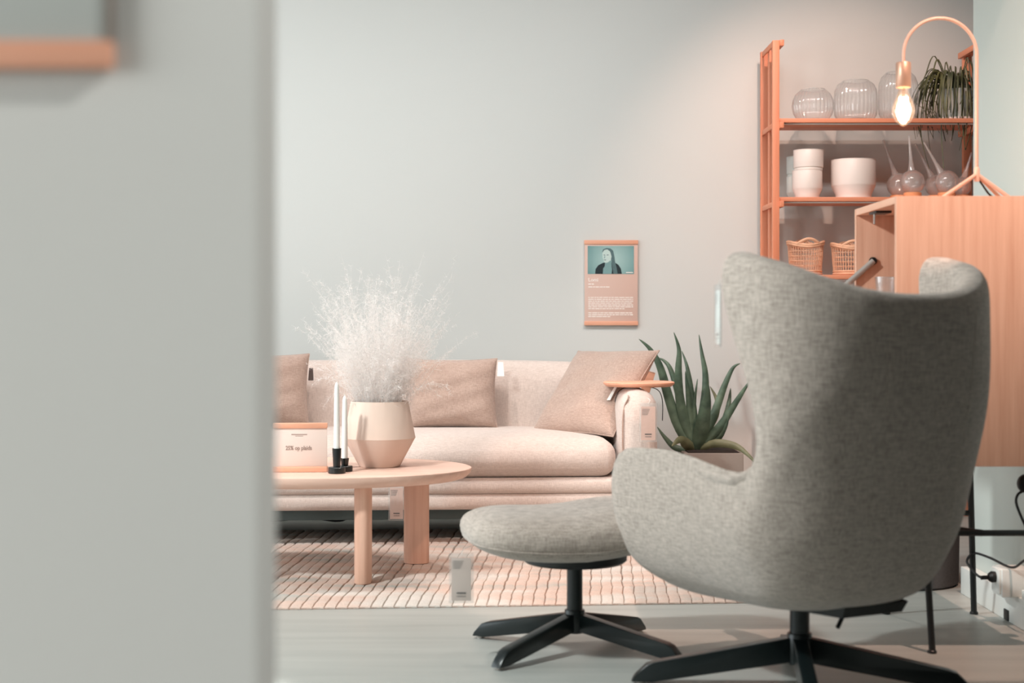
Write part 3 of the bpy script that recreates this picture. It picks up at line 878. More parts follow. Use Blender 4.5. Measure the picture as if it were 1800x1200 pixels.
# ------------------------------------------------------------------ armchair
def armchair():
    cx, cy = 0.805, 4.06
    al = math.radians(CH_AL)
    t = empty('wing_armchair', (cx, cy, 0)); tag(t, 'large grey wool wing armchair seen from behind on a black swivel base', 'armchair')
    n = 12
    rows = []
    for (yb, zb, w, r, ye, ze, we, dip) in CH_ROWS:
        row = []
        for i in range(-n, n + 1):
            s = abs(i) / n; sg = -1 if i < 0 else 1
            k = 0.58
            if s <= k:
                a = s / k * PI / 2
                x = w * math.sin(a) ** 0.80 if a > 0 else 0.0
                y = yb + r * (1 - math.cos(a))
                ff = 0.0
            else:
                q = (s - k) / (1 - k)
                y = (yb + r) + (ye - yb - r) * q
                x = w + (we - w) * q
            tt = (y - yb) / max(1e-4, (ye - yb))
            tt = min(1, max(0, tt))
            ee = 1 - math.exp(-(s / 0.38) ** 2) if zb > 0.95 else tt ** 1.4
            z = zb + (ze - zb) * ee - dip * math.exp(-((y + 0.20) / 0.17) ** 2)
            row.append((sg * x, y, z))
        rows.append(row)
    bm = B()
    V = [[bm.verts.new(p) for p in r] for r in rows]
    for a, c in zip(V, V[1:]):
        for i in range(2 * n): bm.faces.new((a[i], a[i + 1], c[i + 1], c[i]))
    rot = (0, 0, al)
    sh = fin('shell', bm, 'chair', t, True, (0, 0, 0), rot, recalc=False)
    for p in sh.data.polygons: p.use_smooth = True
    so = sh.modifiers.new('thickness', 'SOLIDIFY'); so.thickness = 0.075; so.offset = CH_OFF; so.use_even_offset = False
    subsurf(sh, 2)
    # seams down the outer back
    for i in (n - 1, n + 2):
        b = B(); pts = [Vector(r[i]) for r in rows[2:]]
        out = []
        dg = bpy.context.evaluated_depsgraph_get(); dg.update(); ev = sh.evaluated_get(dg)
        for p in catmull(pts, 6)[1:-6]:
            ok, co, no, ix = ev.closest_point_on_mesh(p + Vector((0, -0.02, 0)))
            if ok: out.append(co.copy())
        tube(b, out, 0.0013, 6)
        se = fin('back_seam', b, 'chair', sh)
    # loose seat cushion
    sc = soft_slab('seat_cushion', 'chair', t, 0.56, 0.62, 0.14, (0, 0, 0), 0.055, 0.02, 12, 10)
    sc.rotation_euler = (0.05, 0, al)
    sc.location = Matrix.Rotation(al, 3, 'Z') @ Vector((0, 0.06, 0.42))
    b = B()
    pts = [(0.17, 0.06), (0.19, -0.10), (0.14, -0.25), (-0.06, -0.25), (-0.10, -0.10), (-0.08, 0.06)]
    vs = [b.verts.new((x, y, 0.238)) for x, y in pts]; v2 = [b.verts.new((x * 1.06, y * 1.06, 0.268)) for x, y in pts]
    b.faces.new(vs[::-1]); b.faces.new(v2)
    for k in range(6): b.faces.new((vs[k], vs[(k + 1) % 6], v2[(k + 1) % 6], v2[k]))
    fin('under_plate', b, 'black', t, False, None, rot)
    b = B(); tube(b, [(0.11, -0.10, 0.245), (0.075, -0.13, 0.19)], 0.006, 8); fin('tilt_lever', b, 'black', t)
    star_base(t, 0.46, 0.034, 0.065, 0.15, 0.027, 0.24, (174, -96, -8, 84), 0.052, 0.04)
    return t
CH_AL = 27
CH_OFF = -1.0
# back y, back z, half width, corner depth, end y, end z, half width at the end
CH_ROWS = [
    (-0.10, 0.226, 0.10, 0.08, 0.12, 0.222, 0.10, 0),
    (-0.24, 0.258, 0.20, 0.15, 0.31, 0.228, 0.20, 0),
    (-0.335, 0.290, 0.255, 0.18, 0.415, 0.275, 0.255, 0),
    (-0.378, 0.380, 0.305, 0.21, 0.448, 0.320, 0.305, 0),
    (-0.417, 0.490, 0.338, 0.24, 0.465, 0.430, 0.338, 0.05),
    (-0.435, 0.610, 0.352, 0.25, 0.472, 0.560, 0.352, 0.125),
    (-0.457, 0.710, 0.352, 0.25, 0.385, 0.692, 0.352, 0.205),
    (-0.471, 0.775, 0.347, 0.20, -0.240, 0.565, 0.345, 0),
    (-0.483, 0.840, 0.347, 0.18, -0.280, 0.705, 0.345, 0),
    (-0.491, 0.915, 0.357, 0.20, -0.240, 0.860, 0.355, 0),
    (-0.500, 1.015, 0.367, 0.25, -0.120, 1.070, 0.365, 0),
    (-0.495, 1.075, 0.367, 0.25, -0.145, 1.185, 0.365, 0),
]
armchair()
# narrow acrylic tag hanging at the wing, seen almost edge on
price_tag(P(1262, 500, 3.80), 0.050, 0.160, math.radians(-83), 'acrylic price tag seen edge on, hanging from the armchair wing', card='trim', string=(-0.012, 0.035, 0.02))

# ------------------------------------------------------------------ aloe in a concrete planter
def aloe():
    D = 7.38
    base = P(1248, 792, D)
    pz = base.z
    t = empty('potted_aloe', (base.x, D, 0)); tag(t, 'tall spiky aloe in a square concrete planter right of the sofa', 'potted plant')
    w = 0.29
    bm = B()
    box(bm, (0, 0, pz / 2), (w, w, pz - 0.001), 0.006)
    pot = fin('planter', bm, 'concrete', t, True, (0, 0, 0.0005))
    b = B(); box(b, (0, 0, pz + 0.002), (w - 0.04, w - 0.04, 0.008), 0.003); fin('soil', b, 'soil', t)
    def leaf(pts, w0, dd=0.0, mat='aloe', twist=0.0):
        """pts: pixel points from base to tip; dd: how far the tip leans towards the camera (m)"""
        n = len(pts)
        P3 = []
        for i, (x, y) in enumerate(pts):
            q = i / (n - 1)
            p = P(x, y, D - dd * q) - Vector((base.x, D, 0)); P3.append(p)
        c = catmull(P3, 7); m = len(c); bm = B(); rings = []
        for i, p in enumerate(c):
            q = i / (m - 1)
            ww = w0 * (0.75 + 0.6 * q) if q < 0.25 else w0 * 0.9 * (1 - ((q - 0.25) / 0.75) ** 1.6) + 0.0012
            tn = (c[min(m - 1, i + 1)] - c[max(0, i - 1)]).normalized()
            view = Vector((0.35 * math.sin(twist), -1, 0.15))
            s = tn.cross(view).normalized(); f = s.cross(tn).normalized()
            th = ww * 0.32
            ring = [p - s * ww, p - s * ww * 0.5 - f * th * 1.2, p - f * th * 1.5 * 0.6, p + s * ww * 0.5 - f * th * 1.2, p + s * ww, p + s * ww * 0.5 + f * th, p + f * th * 1.5, p - s * ww * 0.5 + f * th]
            rings.append([bm.verts.new(v) for v in ring])
        for a, d in zip(rings, rings[1:]):
            for k in range(8): bm.faces.new((a[k], a[(k + 1) % 8], d[(k + 1) % 8], d[k]))
        bm.faces.new(rings[0][::-1]); bm.faces.new(rings[-1])
        fin('leaf', bm, mat, t)
    Z = lambda l: [(840 + x / 3.214, 580 + y / 3.214) for x, y in l]
    leaf(Z([(1215, 665), (1140, 560), (1075, 370), (1030, 210), (975, 110), (910, 50)]), 0.027, 0.02)
    leaf(Z([(1225, 660), (1175, 540), (1140, 380), (1133, 230), (1136, 110), (1107, 12)]), 0.026, 0.05)
    leaf(Z([(1240, 655), (1255, 540), (1282, 380), (1285, 250), (1265, 130), (1249, 25)]), 0.022, -0.06)
    leaf(Z([(1265, 660), (1310, 540), (1355, 420), (1395, 310), (1440, 215), (1482, 188)]), 0.022, 0.0)
    leaf(Z([(1260, 672), (1310, 610), (1385, 520), (1450, 420), (1505, 335), (1546, 276)]), 0.022, 0.10)
    leaf(Z([(1235, 668), (1262, 570), (1280, 470), (1296, 390), (1303, 308)]), 0.040, 0.15)
    leaf(Z([(1205, 640), (1165, 500), (1120, 320), (1085, 215), (1050, 172), (1012, 155)]), 0.017, -0.08)
    leaf(Z([(1215, 650), (1200, 500), (1188, 380), (1172, 232)]), 0.020, 0.0)
    leaf(Z([(1225, 655), (1222, 480), (1200, 310), (1180, 200), (1152, 118)]), 0.017, -0.08)
    leaf(Z([(1225, 655), (1220, 520), (1225, 400), (1241, 275)]), 0.013, -0.02)
    leaf(Z([(1270, 660), (1360, 600), (1405, 480), (1420, 400), (1428, 328)]), 0.021, -0.05)
    leaf(Z([(1250, 668), (1340, 640), (1440, 650), (1510, 690), (1590, 772)]), 0.022, 0.16, 'aloe_dry')
    leaf(Z([(1215, 670), (1175, 640), (1140, 620), (1095, 655)]), 0.030, 0.18, 'aloe_dry')
    leaf(Z([(1225, 680), (1120, 665), (1060, 610), (1012, 545)]), 0.017, 0.0)
    leaf(Z([(1260, 655), (1300, 560), (1345, 470), (1350, 395), (1312, 318)]), 0.022, -0.10, 'aloe_dry')
    leaf(Z([(1265, 676), (1360, 600), (1400, 540), (1420, 470)]), 0.016, 0.06)
aloe()

# ------------------------------------------------------------------ shelving unit
SF, SB = 7.35, 7.66          # front and rear post depth
SX0, SX1 = 1.338, 2.385
SHELF_Z = [2.015, 1.624, 1.238, 0.85, 0.46]
def shelving():
    t = empty('shelf_unit', (SX0, SF, 0)); tag(t, 'tall open oak ladder shelf against the back wall', 'shelf')
    D = SB - SF
    for x in (0, SX1 - SX0):
        la = 'ladder'
        b = B(); box(b, (x, 0, 2.40 / 2 + 0.0005), (0.034, 0.030, 2.40), 0.002); fin('post', b, 'shelf_z', t)
        b = B(); box(b, (x, D, 2.40 / 2 + 0.0005), (0.044, 0.030, 2.40), 0.002); fin('post', b, 'shelf_z', t)
        b = B(); box(b, (x + 0.002, D * 0.55, 1.2), (0.014, 0.045, 2.36), 0.002); fin('centre_slat', b, 'shelf_z', t)
        for z in [2.385] + [s - 0.036 for s in SHELF_Z]:
            b = B(); box(b, (x + 0.026 if x == 0 else x - 0.026, D / 2, z), (0.020, D + 0.07, 0.030), 0.002); fin('rung', b, 'shelf_y', t)
            b = B(); box(b, (x - 0.012 if x == 0 else x + 0.012, D / 2, z), (0.010, D - 0.03, 0.026), 0.002); fin('rung', b, 'shelf_y', t)
    for z in SHELF_Z:
        b = B(); box(b, ((SX1 - SX0) / 2, D / 2 - 0.005, z - 0.0105), (SX1 - SX0 - 0.036, D - 0.0, 0.021), 0.002); sh = fin('shelf_board', b, 'shelf_x', t)
        b = B(); box(b, ((SX1 - SX0) / 2, 0.02, z - 0.0255), (SX1 - SX0 - 0.080, 0.014, 0.006), 0.001); fin('edge_strip', b, 'trim', sh)
shelving()

def gvase(px, hpx, wpx, prof, label, d=7.48, z=SHELF_Z[0]):
    x = (px - VX) / F * d
    t = empty('ribbed_glass_vase', (x, d, z + 0.0008)); tag(t, label, 'vase', 'ribbed glass vases on the top shelf')
    s = d / F; R = wpx / 2 * s; H = hpx * s
    out = [(R * r, H * h) for r, h in prof]
    inn = [(max(0, R * r - 0.004), max(0.006, H * h)) for r, h in prof[1:]][::-1]
    b = B(); lathe(b, [(0, 0)] + out, 180, rib=0.022, nrib=30); fin('bowl', b, 'ribbed', t)
    b = B(); r, h = prof[-1]
    lathe(b, [(R * r - 0.004, H * h - 0.002), (R * r + 0.001, H * h - 0.001), (R * r + 0.001, H * h + 0.003), (R * r - 0.004, H * h + 0.003), (R * r - 0.004, H * h - 0.002)], 72); fin('rim', b, 'glass', t)
    b = B(); lathe(b, [(0, 0.004), (R * prof[0][0] * 0.96, 0.004), (R * prof[0][0] * 0.98, 0.010), (0, 0.010)], 48); fin('thick_foot', b, 'glass', t)
ROUND = [(0.62, 0.0), (0.80, 0.10), (0.95, 0.28), (1.0, 0.48), (0.96, 0.68), (0.84, 0.85), (0.66, 0.96), (0.58, 1.0)]
TALLR = [(0.70, 0.0), (0.86, 0.06), (0.97, 0.16), (1.0, 0.30), (1.0, 0.62), (0.96, 0.78), (0.84, 0.91), (0.66, 0.985), (0.60, 1.0)]
gvase(1429, 56, 72, ROUND, 'lowest round ribbed glass vase, leftmost on the top shelf')
gvase(1504, 71, 74, TALLR, 'medium ribbed glass vase, second from the left on the top shelf')
gvase(1579, 86, 68, TALLR, 'tallest ribbed glass vase, partly behind the glowing bulb')

def cup(px, py_bot, wpx, hpx, d, z, label, mat, group, stacked=False):
    x = (px - VX) / F * d; s = d / F; R = wpx / 2 * s; H = hpx * s
    t = empty('ceramic_pot', (x, d, z)); tag(t, label, 'pot', group)
    k = 0.93 if stacked else 0.80
    prof = [(0, 0), (R * k, 0), (R * (k + 0.02), 0.003), (R * k, H * 0.10), (R * 0.985, H * (0.14 if stacked else 0.32)), (R, H * 0.36), (R, H - 0.003), (R - 0.002, H), (R - 0.006, H), (R - 0.008, H - 0.006), (R - 0.010, H * 0.36), (0, H * 0.34)]
    b = B(); lathe(b, prof, 48); fin('body', b, mat, t)
    b = B(); lathe(b, [(R - 0.007, H - 0.002), (R + 0.0008, H - 0.002), (R + 0.0008, H + 0.001), (R - 0.007, H + 0.001), (R - 0.007, H - 0.002)], 48); fin('rim', b, mat, t)
Z2 = SHELF_Z[1] + 0.0008
g = 'white ceramic pots on the shelf'
H1 = 49 * 7.45 / F
cup(1419, 0, 52, 49, 7.45, Z2, 'lower white ceramic cup of the stacked pair in front', 'ceramic', g)
cup(1421, 0, 52, 35, 7.45, Z2 + H1 + 0.0012, 'upper white ceramic cup of the stacked pair in front', 'ceramic', g, True)
H2 = 44 * 7.58 / F
cup(1411, 0, 56, 43, 7.62, Z2, 'lower pale blue cup half hidden behind the white stack', 'ceramic_blue', g)
cup(1411, 0, 56, 34, 7.62, Z2 + 43 * 7.62 / F + 0.0012, 'upper pale blue cup half hidden behind the white stack', 'ceramic_blue', g, True)
cup(1500, 0, 77, 68, 7.48, Z2, 'wide white ceramic pot on a narrow foot beside the stacked cups', 'ceramic', g)

def flask(px, wpx, d, tip, label, spout2=None):
    s = d / F; x = (px - VX) / F * d; R = wpx / 2 * s
    z = Z2
    t = empty('glass_flask', (x, d, z)); tag(t, label, 'flask', 'smoky glass flasks on the shelf')
    b = B(); lathe(b, [(0, 0), (R * 0.70, 0), (R * 0.72, 0.003), (R * 0.72, 0.024), (R * 0.69, 0.027), (0, 0.027)], 36); fin('cork_foot', b, 'cork', t)
    cz = 0.024 + R * 0.93
    prof = []
    for k in range(1, 20):
        a = -PI / 2 + PI * k / 20
        prof.append((R * math.cos(a), cz + R * math.sin(a)))
    b = B(); lathe(b, [(0, cz - R)] + prof + [(0, cz + R)], 40); fin('globe', b, 'frost', t)
    tp = P(tip[0], tip[1], d - 0.0) - Vector((x, d, z))
    dr = (tp - Vector((0, 0, cz))); dn = dr.normalized(); st = Vector((0, 0, cz)) + dn * R * 0.93
    b = B(); tube(b, [st, st + (tp - st) * 0.12, st + (tp - st) * 0.35, st + (tp - st) * 0.7, tp], [0.020, 0.014, 0.009, 0.006, 0.0045], 16, True); fin('neck', b, 'frost', t)
flask(1604, 43, 7.42, (1598, 238), 'front smoky glass flask with an upright pointed neck')
flask(1580, 42, 7.58, (1552, 246), 'faint glass flask standing behind the upright-necked one')
flask(1664, 42, 7.42, (1624, 250), 'front glass flask at the right with its neck leaning left')
flask(1646, 40, 7.585, (1608, 252), 'rear glass flask with a thin neck leaning left, right of the pair')
flask(1690, 34, 7.56, (1708, 268), 'glass flask by the right post with its neck leaning right')

def basket(px, wpx, hpx, d, label):
    s = d / F; x = (px - VX) / F * d; R = wpx / 2 * s; H = hpx * s; r0 = R * 0.84
    t = empty('wicker_basket', (x, d, SHELF_Z[2] + 0.0008)); tag(t, label, 'basket', 'wicker baskets on the shelf')
    b = B(); ns = 40
    for k in range(ns):
        a = 2 * PI * k / ns
        tube(b, [((r0 + (R * 0.97 - r0) * q) * math.cos(a), (r0 + (R * 0.97 - r0) * q) * math.sin(a), 0.006 + H * 0.86 * q) for q in (0, 0.5, 1)], 0.0021, 5)
    st = fin('stakes', b, 'rattan', t); st['kind'] = 'stuff'
    for k in range(6):
        q = (k + 0.7) / 6 * 0.80
        rr = r0 + (R * 0.97 - r0) * q
        b = B(); tube(b, [(rr * math.cos(2 * PI * i / 36), rr * math.sin(2 * PI * i / 36), 0.006 + H * q) for i in range(37)], 0.0019, 6, False); fin('woven_ring', b, 'rattan', t)
    def wav(a, z): return z
    for (z, r) in ((H * 0.82, 0.006), (H * 0.87, 0.007), (0.008, 0.006), (0.02, 0.005)):
        rr = R * 0.98 if z > H * 0.5 else r0 * 1.02
        b = B(); tube(b, [(rr * math.cos(2 * PI * i / 36), rr * math.sin(2 * PI * i / 36), z + (0.010 * math.cos(4 * PI * i / 36) if z > H * 0.5 else 0)) for i in range(37)], r, 8, False); fin('rim', b, 'rattan', t)
    for sg in (-1, 1):
        b = B(); pts = [(R * 0.98 * math.cos(a), sg * R * 0.98 * math.sin(a), H * 0.86 + 0.026 * math.sin(PI * (a - 0.9) / (PI - 1.8)) - 0.004) for a in [0.9 + (PI - 1.8) * i / 14 for i in range(15)]]
        tube(b, pts, 0.0075, 8); fin('handle', b, 'rattan', t)
    b = B(); lathe(b, [(0, 0), (r0, 0), (r0, 0.006), (0, 0.006)], 36); fin('bottom', b, 'rattan', t)
basket(1416, 64, 64, 7.48, 'wicker basket with side handles, left one on the third shelf')
basket(1494, 66, 60, 7.48, 'wicker basket partly hidden by the cabinet, right one on the shelf')

def trailing_plant():
    d = 7.50; x = (1681 - VX) / F * d; z = SHELF_Z[0] + 0.0008
    t = empty('trailing_plant', (x, d, z)); tag(t, 'drooping dark green trailing plant in a glass pot on the top shelf', 'potted plant')
    b = B(); lathe(b, [(0, 0), (0.10, 0), (0.105, 0.004), (0.105, 0.016), (0, 0.016)], 40); fin('saucer', b, 'ceramic', t)
    b = B(); lathe(b, [(0, 0.016), (0.072, 0.016), (0.078, 0.02), (0.094, 0.155), (0.094, 0.160), (0.089, 0.160), (0.086, 0.15), (0, 0.14)], 40); fin('pot', b, 'card_grey', t)
    b = B(); lathe(b, [(0, 0.141), (0.085, 0.143), (0.06, 0.160), (0, 0.170)], 32); fin('soil', b, 'soil', t)
    verts, faces = [], []
    rnd = random.Random(5)
    b = B()
    for k in range(105):
        a = rnd.uniform(0, 2 * PI)
        if rnd.random() < 0.45: a = rnd.uniform(PI * 0.8, PI * 1.75)
        rise = rnd.uniform(0.02, 0.12); reach = rnd.uniform(0.08, 0.16); drop = rnd.uniform(0.05, 0.24)
        if k < 6: drop = rnd.uniform(0.30, 0.40); a = (PI * 1.15, PI * 1.5, PI * 1.62, PI * 1.3, PI * 1.0, PI * 1.55)[k]
        if k > 98: rise = rnd.uniform(0.14, 0.19); drop = 0.0
        if -0.7 < math.sin(a) and abs(math.cos(a)) < 0.8 and math.sin(a) > 0: reach = min(reach, 0.11)
        sx = 1.25 if math.cos(a) < 0 else 0.75
        u = Vector((math.cos(a) * sx, math.sin(a) * 0.85, 0))
        pts = [u * 0.03 + Vector((0, 0, 0.15)), u * (0.05 + 0.3 * reach) + Vector((0, 0, 0.15 + rise)), u * reach * 0.95 + Vector((0, 0, 0.145 + rise * 0.5)), u * (reach + 0.015) + Vector((rnd.uniform(-.01, .01), 0, 0.15 - drop * 0.5)), u * (reach + rnd.uniform(-0.02, 0.02)) + Vector((rnd.uniform(-.02, .02), rnd.uniform(-.01, .01), 0.15 - drop))]
        cc = catmull(pts, 5); m = len(cc)
        tube(b, cc, [0.0045 * (0.6 + 0.8 * math.sin(PI * min(1, i / (m - 1) + 0.1))) * (1 - 0.6 * i / (m - 1)) + 0.0012 for i in range(m)], 5, True, 0.45)
    fo = fin('foliage', b, 'trail', t); fo['kind'] = 'stuff'
trailing_plant()

# ------------------------------------------------------------------ cabinet on legs
CN, CFAR = 4.41, 4.94
CX0, CX1 = 1.163, 1.60
CZ0, CZ1 = 0.571, 1.378
def cabinet():
    W = CFAR - CN; D = CX1 - CX0; H = CZ1 - CZ0; th = 0.022
    t = empty('bar_cabinet', (CX0, CN, 0)); tag(t, 'oak bar cabinet with a drop-down flap standing on thin black legs', 'cabinet')
    b = B(); box(b, (D / 2, th / 2, CZ0 + H / 2), (D, th, H), 0.0015); fin('end_panel', b, 'cab', t)
    b = B(); box(b, (D / 2, W - th / 2, CZ0 + H / 2), (D, th, H), 0.0015); fin('end_panel', b, 'cab', t)
    b = B(); box(b, (D / 2, W / 2, CZ1 - th / 2), (D, W - 2 * th - 0.001, th), 0.0015); fin('top_panel', b, 'cab_x', t)
    b = B(); box(b, (D / 2, W / 2, CZ0 + th / 2), (D, W - 2 * th - 0.001, th), 0.0015); fin('bottom_panel', b, 'cab_x', t)
    b = B(); box(b, (D - 0.006, W / 2, CZ0 + H / 2), (0.010, W - 2 * th - 0.001, H - 2 * th - 0.001)); fin('back_panel', b, 'cab', t)
    zs = 1.030
    b = B(); box(b, (D / 2 - 0.006, W / 2, zs - 0.010), (D - 0.014, W - 2 * th - 0.001, 0.020), 0.001); fin('inner_shelf', b, 'cab_x', t)
    b = B(); box(b, (0.011, W / 2, (CZ0 + th + zs - 0.022) / 2), (0.020, W - 2 * th - 0.004, zs - 0.022 - CZ0 - th - 0.003), 0.001); dr = fin('lower_door', b, 'cab', t)
    b = B(); lathe(b, [(0, 0), (0.006, 0), (0.010, 0.014), (0.008, 0.02), (0, 0.02)], 16); fin('knob', b, 'black', dr, True, (0.001, W * 0.25, 0.92), (0, -PI / 2, 0))
    b = B(); box(b, (-0.165, W / 2, zs - 0.010), (0.325, W - 2 * th - 0.004, 0.020), 0.0015); fl = fin('drop_flap', b, 'cab_x', t)
    # flap stay
    b = B(); a = Vector((0.055, W - th - 0.010, 1.205)); c = Vector((-0.14, W - th - 0.010, zs + 0.004))
    tube(b, [a, a + (c - a) * 0.55], 0.0098, 10); st = fin('flap_stay', b, 'steel', t)
    b = B(); tube(b, [a + (c - a) * 0.5, c], 0.007, 8); fin('stay_rod', b, 'steel', st)
    b = B(); lathe(b, [(0, 0), (0.013, 0), (0.013, 0.008), (0, 0.008)], 16); fin('stay_pivot', b, 'black', st, True, (a.x, W - th - 0.0005, a.z), (PI / 2, 0, 0))
    b = B(); box(b, (0.035, W * 0.62, CZ1 - th - 0.004), (0.05, 0.09, 0.007), 0.001); cb = fin('catch_bracket', b, 'black', t)
    b = B(); box(b, (0.016, W * 0.62, CZ1 - th - 0.022), (0.004, 0.010, 0.036), 0.001); fin('catch_pin', b, 'steel', cb)
    # legs: black metal stand
    feet = [(1.292, 4.50), (1.66, 4.50), (1.305, 5.11), (1.612, 5.11)]
    tops = [(1.262, 4.52), (1.53, 4.52), (1.262, 4.90), (1.53, 4.90)]
    feet = [(1.290, 4.48), (1.665, 4.48), (1.305, 5.08), (1.606, 5.08)]
    tops = [(1.262, 4.50), (1.592, 4.50), (1.275, 4.90), (1.535, 4.90)]
    pm = []
    for (fx, fy), (tx, ty) in zip(feet, tops):
        f = Vector((fx - CX0, fy - CN, 0.0085)); u = Vector((tx - CX0, ty - CN, CZ0 - 0.0008))
        b = B(); tube(b, [f, u], 0.0105, 12); fin('leg', b, 'black', t)
        b = B(); lathe(b, [(0, 0.0006), (0.014, 0.0006), (0.014, 0.007), (0.011, 0.010), (0, 0.010)], 16, (f.x, f.y, 0)); fin('foot_cap', b, 'black', t)
        q = (0.362 - 0.0085) / (CZ0 - 0.0085); pm.append(f.lerp(u, q))
    for (i, j) in ((0, 1), (2, 3)):
        b = B(); tube(b, [pm[i], pm[j]], 0.0095, 10); fin('stretcher', b, 'black', t)
    m0 = pm[0].lerp(pm[1], 0.12); m1 = pm[2].lerp(pm[3], 0.5)
    b = B(); tube(b, catmull([pm[0].lerp(pm[1], 0.50), pm[0].lerp(pm[1], 0.32) + Vector((0, 0.05, 0.004)), m0 + Vector((0, 0.25, 0.006)), m1 + Vector((-0.1, -0.2, 0)), m1], 6), 0.0105, 10); fin('stretcher', b, 'black', t)
    return zs
ZS = cabinet()

def tumbler(x, y, label):
    t = empty('drinking_glass', (x, y, ZS + 0.0008)); tag(t, label, 'glass', 'drinking glasses in the bar cabinet')
    b = B(); lathe(b, [(0, 0), (0.027, 0), (0.030, 0.004), (0.036, 0.118), (0.034, 0.118), (0.028, 0.012), (0, 0.012)], 36); fin('bowl', b, 'glass', t)
    b = B(); lathe(b, [(0.0335, 0.117), (0.0365, 0.117), (0.0365, 0.1195), (0.0335, 0.1195), (0.0335, 0.117)], 36); fin('rim', b, 'acrylic', t)
tumbler(CX0 + 0.085, 4.86, 'left drinking glass inside the open bar cabinet')
tumbler(CX0 + 0.125, 4.72, 'right drinking glass inside the open bar cabinet')
tumbler(CX0 + 0.17, 4.84, 'rear drinking glass inside the open bar cabinet')

# ------------------------------------------------------------------ table lamp on the cabinet
def lamp():
    d = 4.62; s = d / F
    X = lambda px: (px - VX) * s
    zt = CZ1 + 0.0008
    ox = X(1717)
    t = empty('arc_table_lamp', (ox, d, zt)); tag(t, 'blush metal arc lamp with a bare glowing bulb on the cabinet', 'lamp')
    Zp = lambda py: 1.0 - (py - VY) * s - zt
    r = (1717 - 1588) / 2 * s; cxm = -(1717 - 1588) / 2 * s
    ztop = Zp(32); zc = ztop - r * 1.0
    pts = [Vector((0, 0, Zp(303)))]
    for k in range(0, 8): pts.append(Vector((0, 0, Zp(303) + (zc - Zp(303)) * (k + 1) / 8)))
    for k in range(1, 25):
        a = PI * k / 24; pts.append(Vector((cxm + r * math.cos(a), 0, zc + r * math.sin(a))))
    pts.append(Vector((2 * cxm, 0, Zp(110))))
    b = B(); tube(b, pts, 0.0056, 12); fin('arc_rod', b, 'brass_soft', t)
    b = B(); lathe(b, [(0, -0.028), (0.009, -0.028), (0.009, 0.012), (0.006, 0.016), (0, 0.016)], 16, (0, 0, Zp(303))); fin('joint', b, 'brass_soft', t)
    feet = [(-0.125, -0.06), (0.10, -0.02), (0.12, 0.10)]
    jz = Zp(306) - 0.0
    for (fx, fy) in feet:
        b = B(); tube(b, [(0, 0, jz), (fx, fy, 0.0065)], 0.0062, 10); fin('leg', b, 'brass_soft', t)
    sx = 2 * cxm
    z0, z1 = Zp(154), Zp(110)
    b = B(); lathe(b, [(0, z0), (0.022, z0), (0.0235, z0 + 0.002), (0.0235, z1 - 0.002), (0.022, z1), (0, z1)], 32, (sx, 0, 0)); fin('socket', b, 'brass', t)
    zb = Zp(223); hb = z0 - zb
    prof = [(0.0, 0.0), (0.010, 0.005), (0.024, 0.018), (0.0335, 0.036), (0.0355, 0.050), (0.033, 0.066), (0.024, 0.090), (0.0165, 0.108), (0.0145, hb)]
    b = B(); lathe(b, prof, 36, (sx, 0, zb)); bu = fin('bulb', b, 'bulb', t)
    b = B()
    for k in range(10):
        a = 2 * PI * k / 10
        tube(b, [(sx + 0.0145 * math.cos(a), 0.0145 * math.sin(a), zb + 0.022), (sx + 0.0125 * math.cos(a + 0.15), 0.0125 * math.sin(a + 0.15), zb + 0.092)], 0.0026, 6)
    fin('filament', b, 'filament', bu)
    b = B(); lathe(b, [(0, zb + 0.085), (0.004, zb + 0.085), (0.006, z0), (0, z0)], 12, (sx, 0, 0)); fin('glass_stem', b, 'bulb', bu)
    b = B(); tube(b, catmull([(0.0, 0.0, Zp(309)), (0.012, 0.0, Zp(320)), (0.05, 0.01, 0.016), (0.10, 0.03, 0.010), (0.135, 0.05, 0.006)], 8), 0.0032, 8); fin('power_cord', b, 'cord', t)
    l = bpy.data.lights.new('bulb_light', 'POINT'); l.energy = 4.5; l.color = (1.0, 0.62, 0.36); l.shadow_soft_size = 0.03
    lo = bpy.data.objects.new('bulb_light', l); lo.location = (ox + sx, d, zt + zb + 0.055); C.objects.link(lo)
lamp()

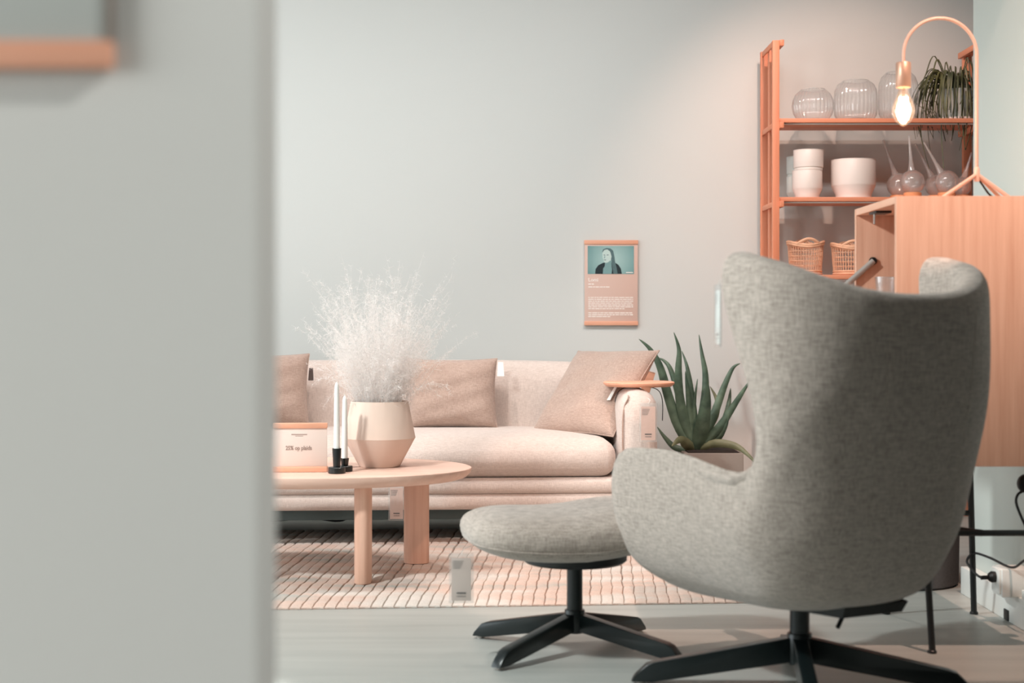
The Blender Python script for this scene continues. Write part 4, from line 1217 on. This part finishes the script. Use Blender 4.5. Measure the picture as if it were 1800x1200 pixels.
# ------------------------------------------------------------------ behind the armchair: grey basket, cords
def felt_basket():
    t = empty('felt_basket', (1.525, 5.72, 0)); tag(t, 'dark grey round felt basket on the floor behind the cabinet legs', 'basket')
    b = B(); lathe(b, [(0, 0.001), (0.205, 0.001), (0.215, 0.01), (0.222, 0.40), (0.216, 0.40), (0.209, 0.02), (0, 0.02)], 56); fin('body', b, 'felt', t)
    b = B(); lathe(b, [(0.212, 0.396), (0.224, 0.396), (0.225, 0.408), (0.212, 0.408), (0.212, 0.396)], 56); fin('rim', b, 'felt', t)
felt_basket()
b = B(); tube(b, catmull([P(1744, 1014, 4.90), P(1727, 1015, 4.90), P(1716, 1009, 4.92), P(1704, 995, 4.96), P(1700, 984, 5.0), P(1712, 972, 5.0), P(1740, 980, 4.95), P(1778, 997, 4.84), P(1800, 985, 4.72), P(1835, 960, 4.6)], 8), 0.0042, 8)
o = fin('power_cable', b, 'cord'); tag(o, 'black cable plugged into the white wall socket behind the cabinet legs', 'cable')
b = B(); tube(b, [P(1724, 1015, 4.90), P(1737, 1014.5, 4.90)], 0.007, 10); fin('plug_neck', b, 'cord', o)
b = B(); lathe(b, [(0, 0), (0.018, 0), (0.019, 0.012), (0.012, 0.022), (0, 0.022)], 18); pg = fin('plug', b, 'cord', o, True, P(1749, 1013.5, 4.90), (0, -PI / 2, 0))
def reel():
    c = P(1806, 850, 4.55)
    t = empty('hanging_adapter', c); tag(t, 'round black adapter with a dangling cord under the cabinet at the right edge', 'adapter')
    b = B(); lathe(b, [(0, -0.014), (0.026, -0.014), (0.030, -0.009), (0.030, 0.009), (0.026, 0.014), (0, 0.014)], 28); fin('housing', b, 'cord', t, True, None, (PI / 2, 0, 0))
    w = lambda px, py: P(px, py, 4.55) - c
    b = B(); tube(b, catmull([w(1800, 862), w(1790, 868), w(1786, 880), w(1791, 898), w(1803, 925), w(1815, 950)], 8), 0.0042, 8); fin('dangling_cord', b, 'cord', t)
    b = B(); tube(b, catmull([w(1806, 838), w(1812, 825), w(1815, 812)], 6), 0.0042, 8); fin('upper_cord', b, 'cord', t)
reel()
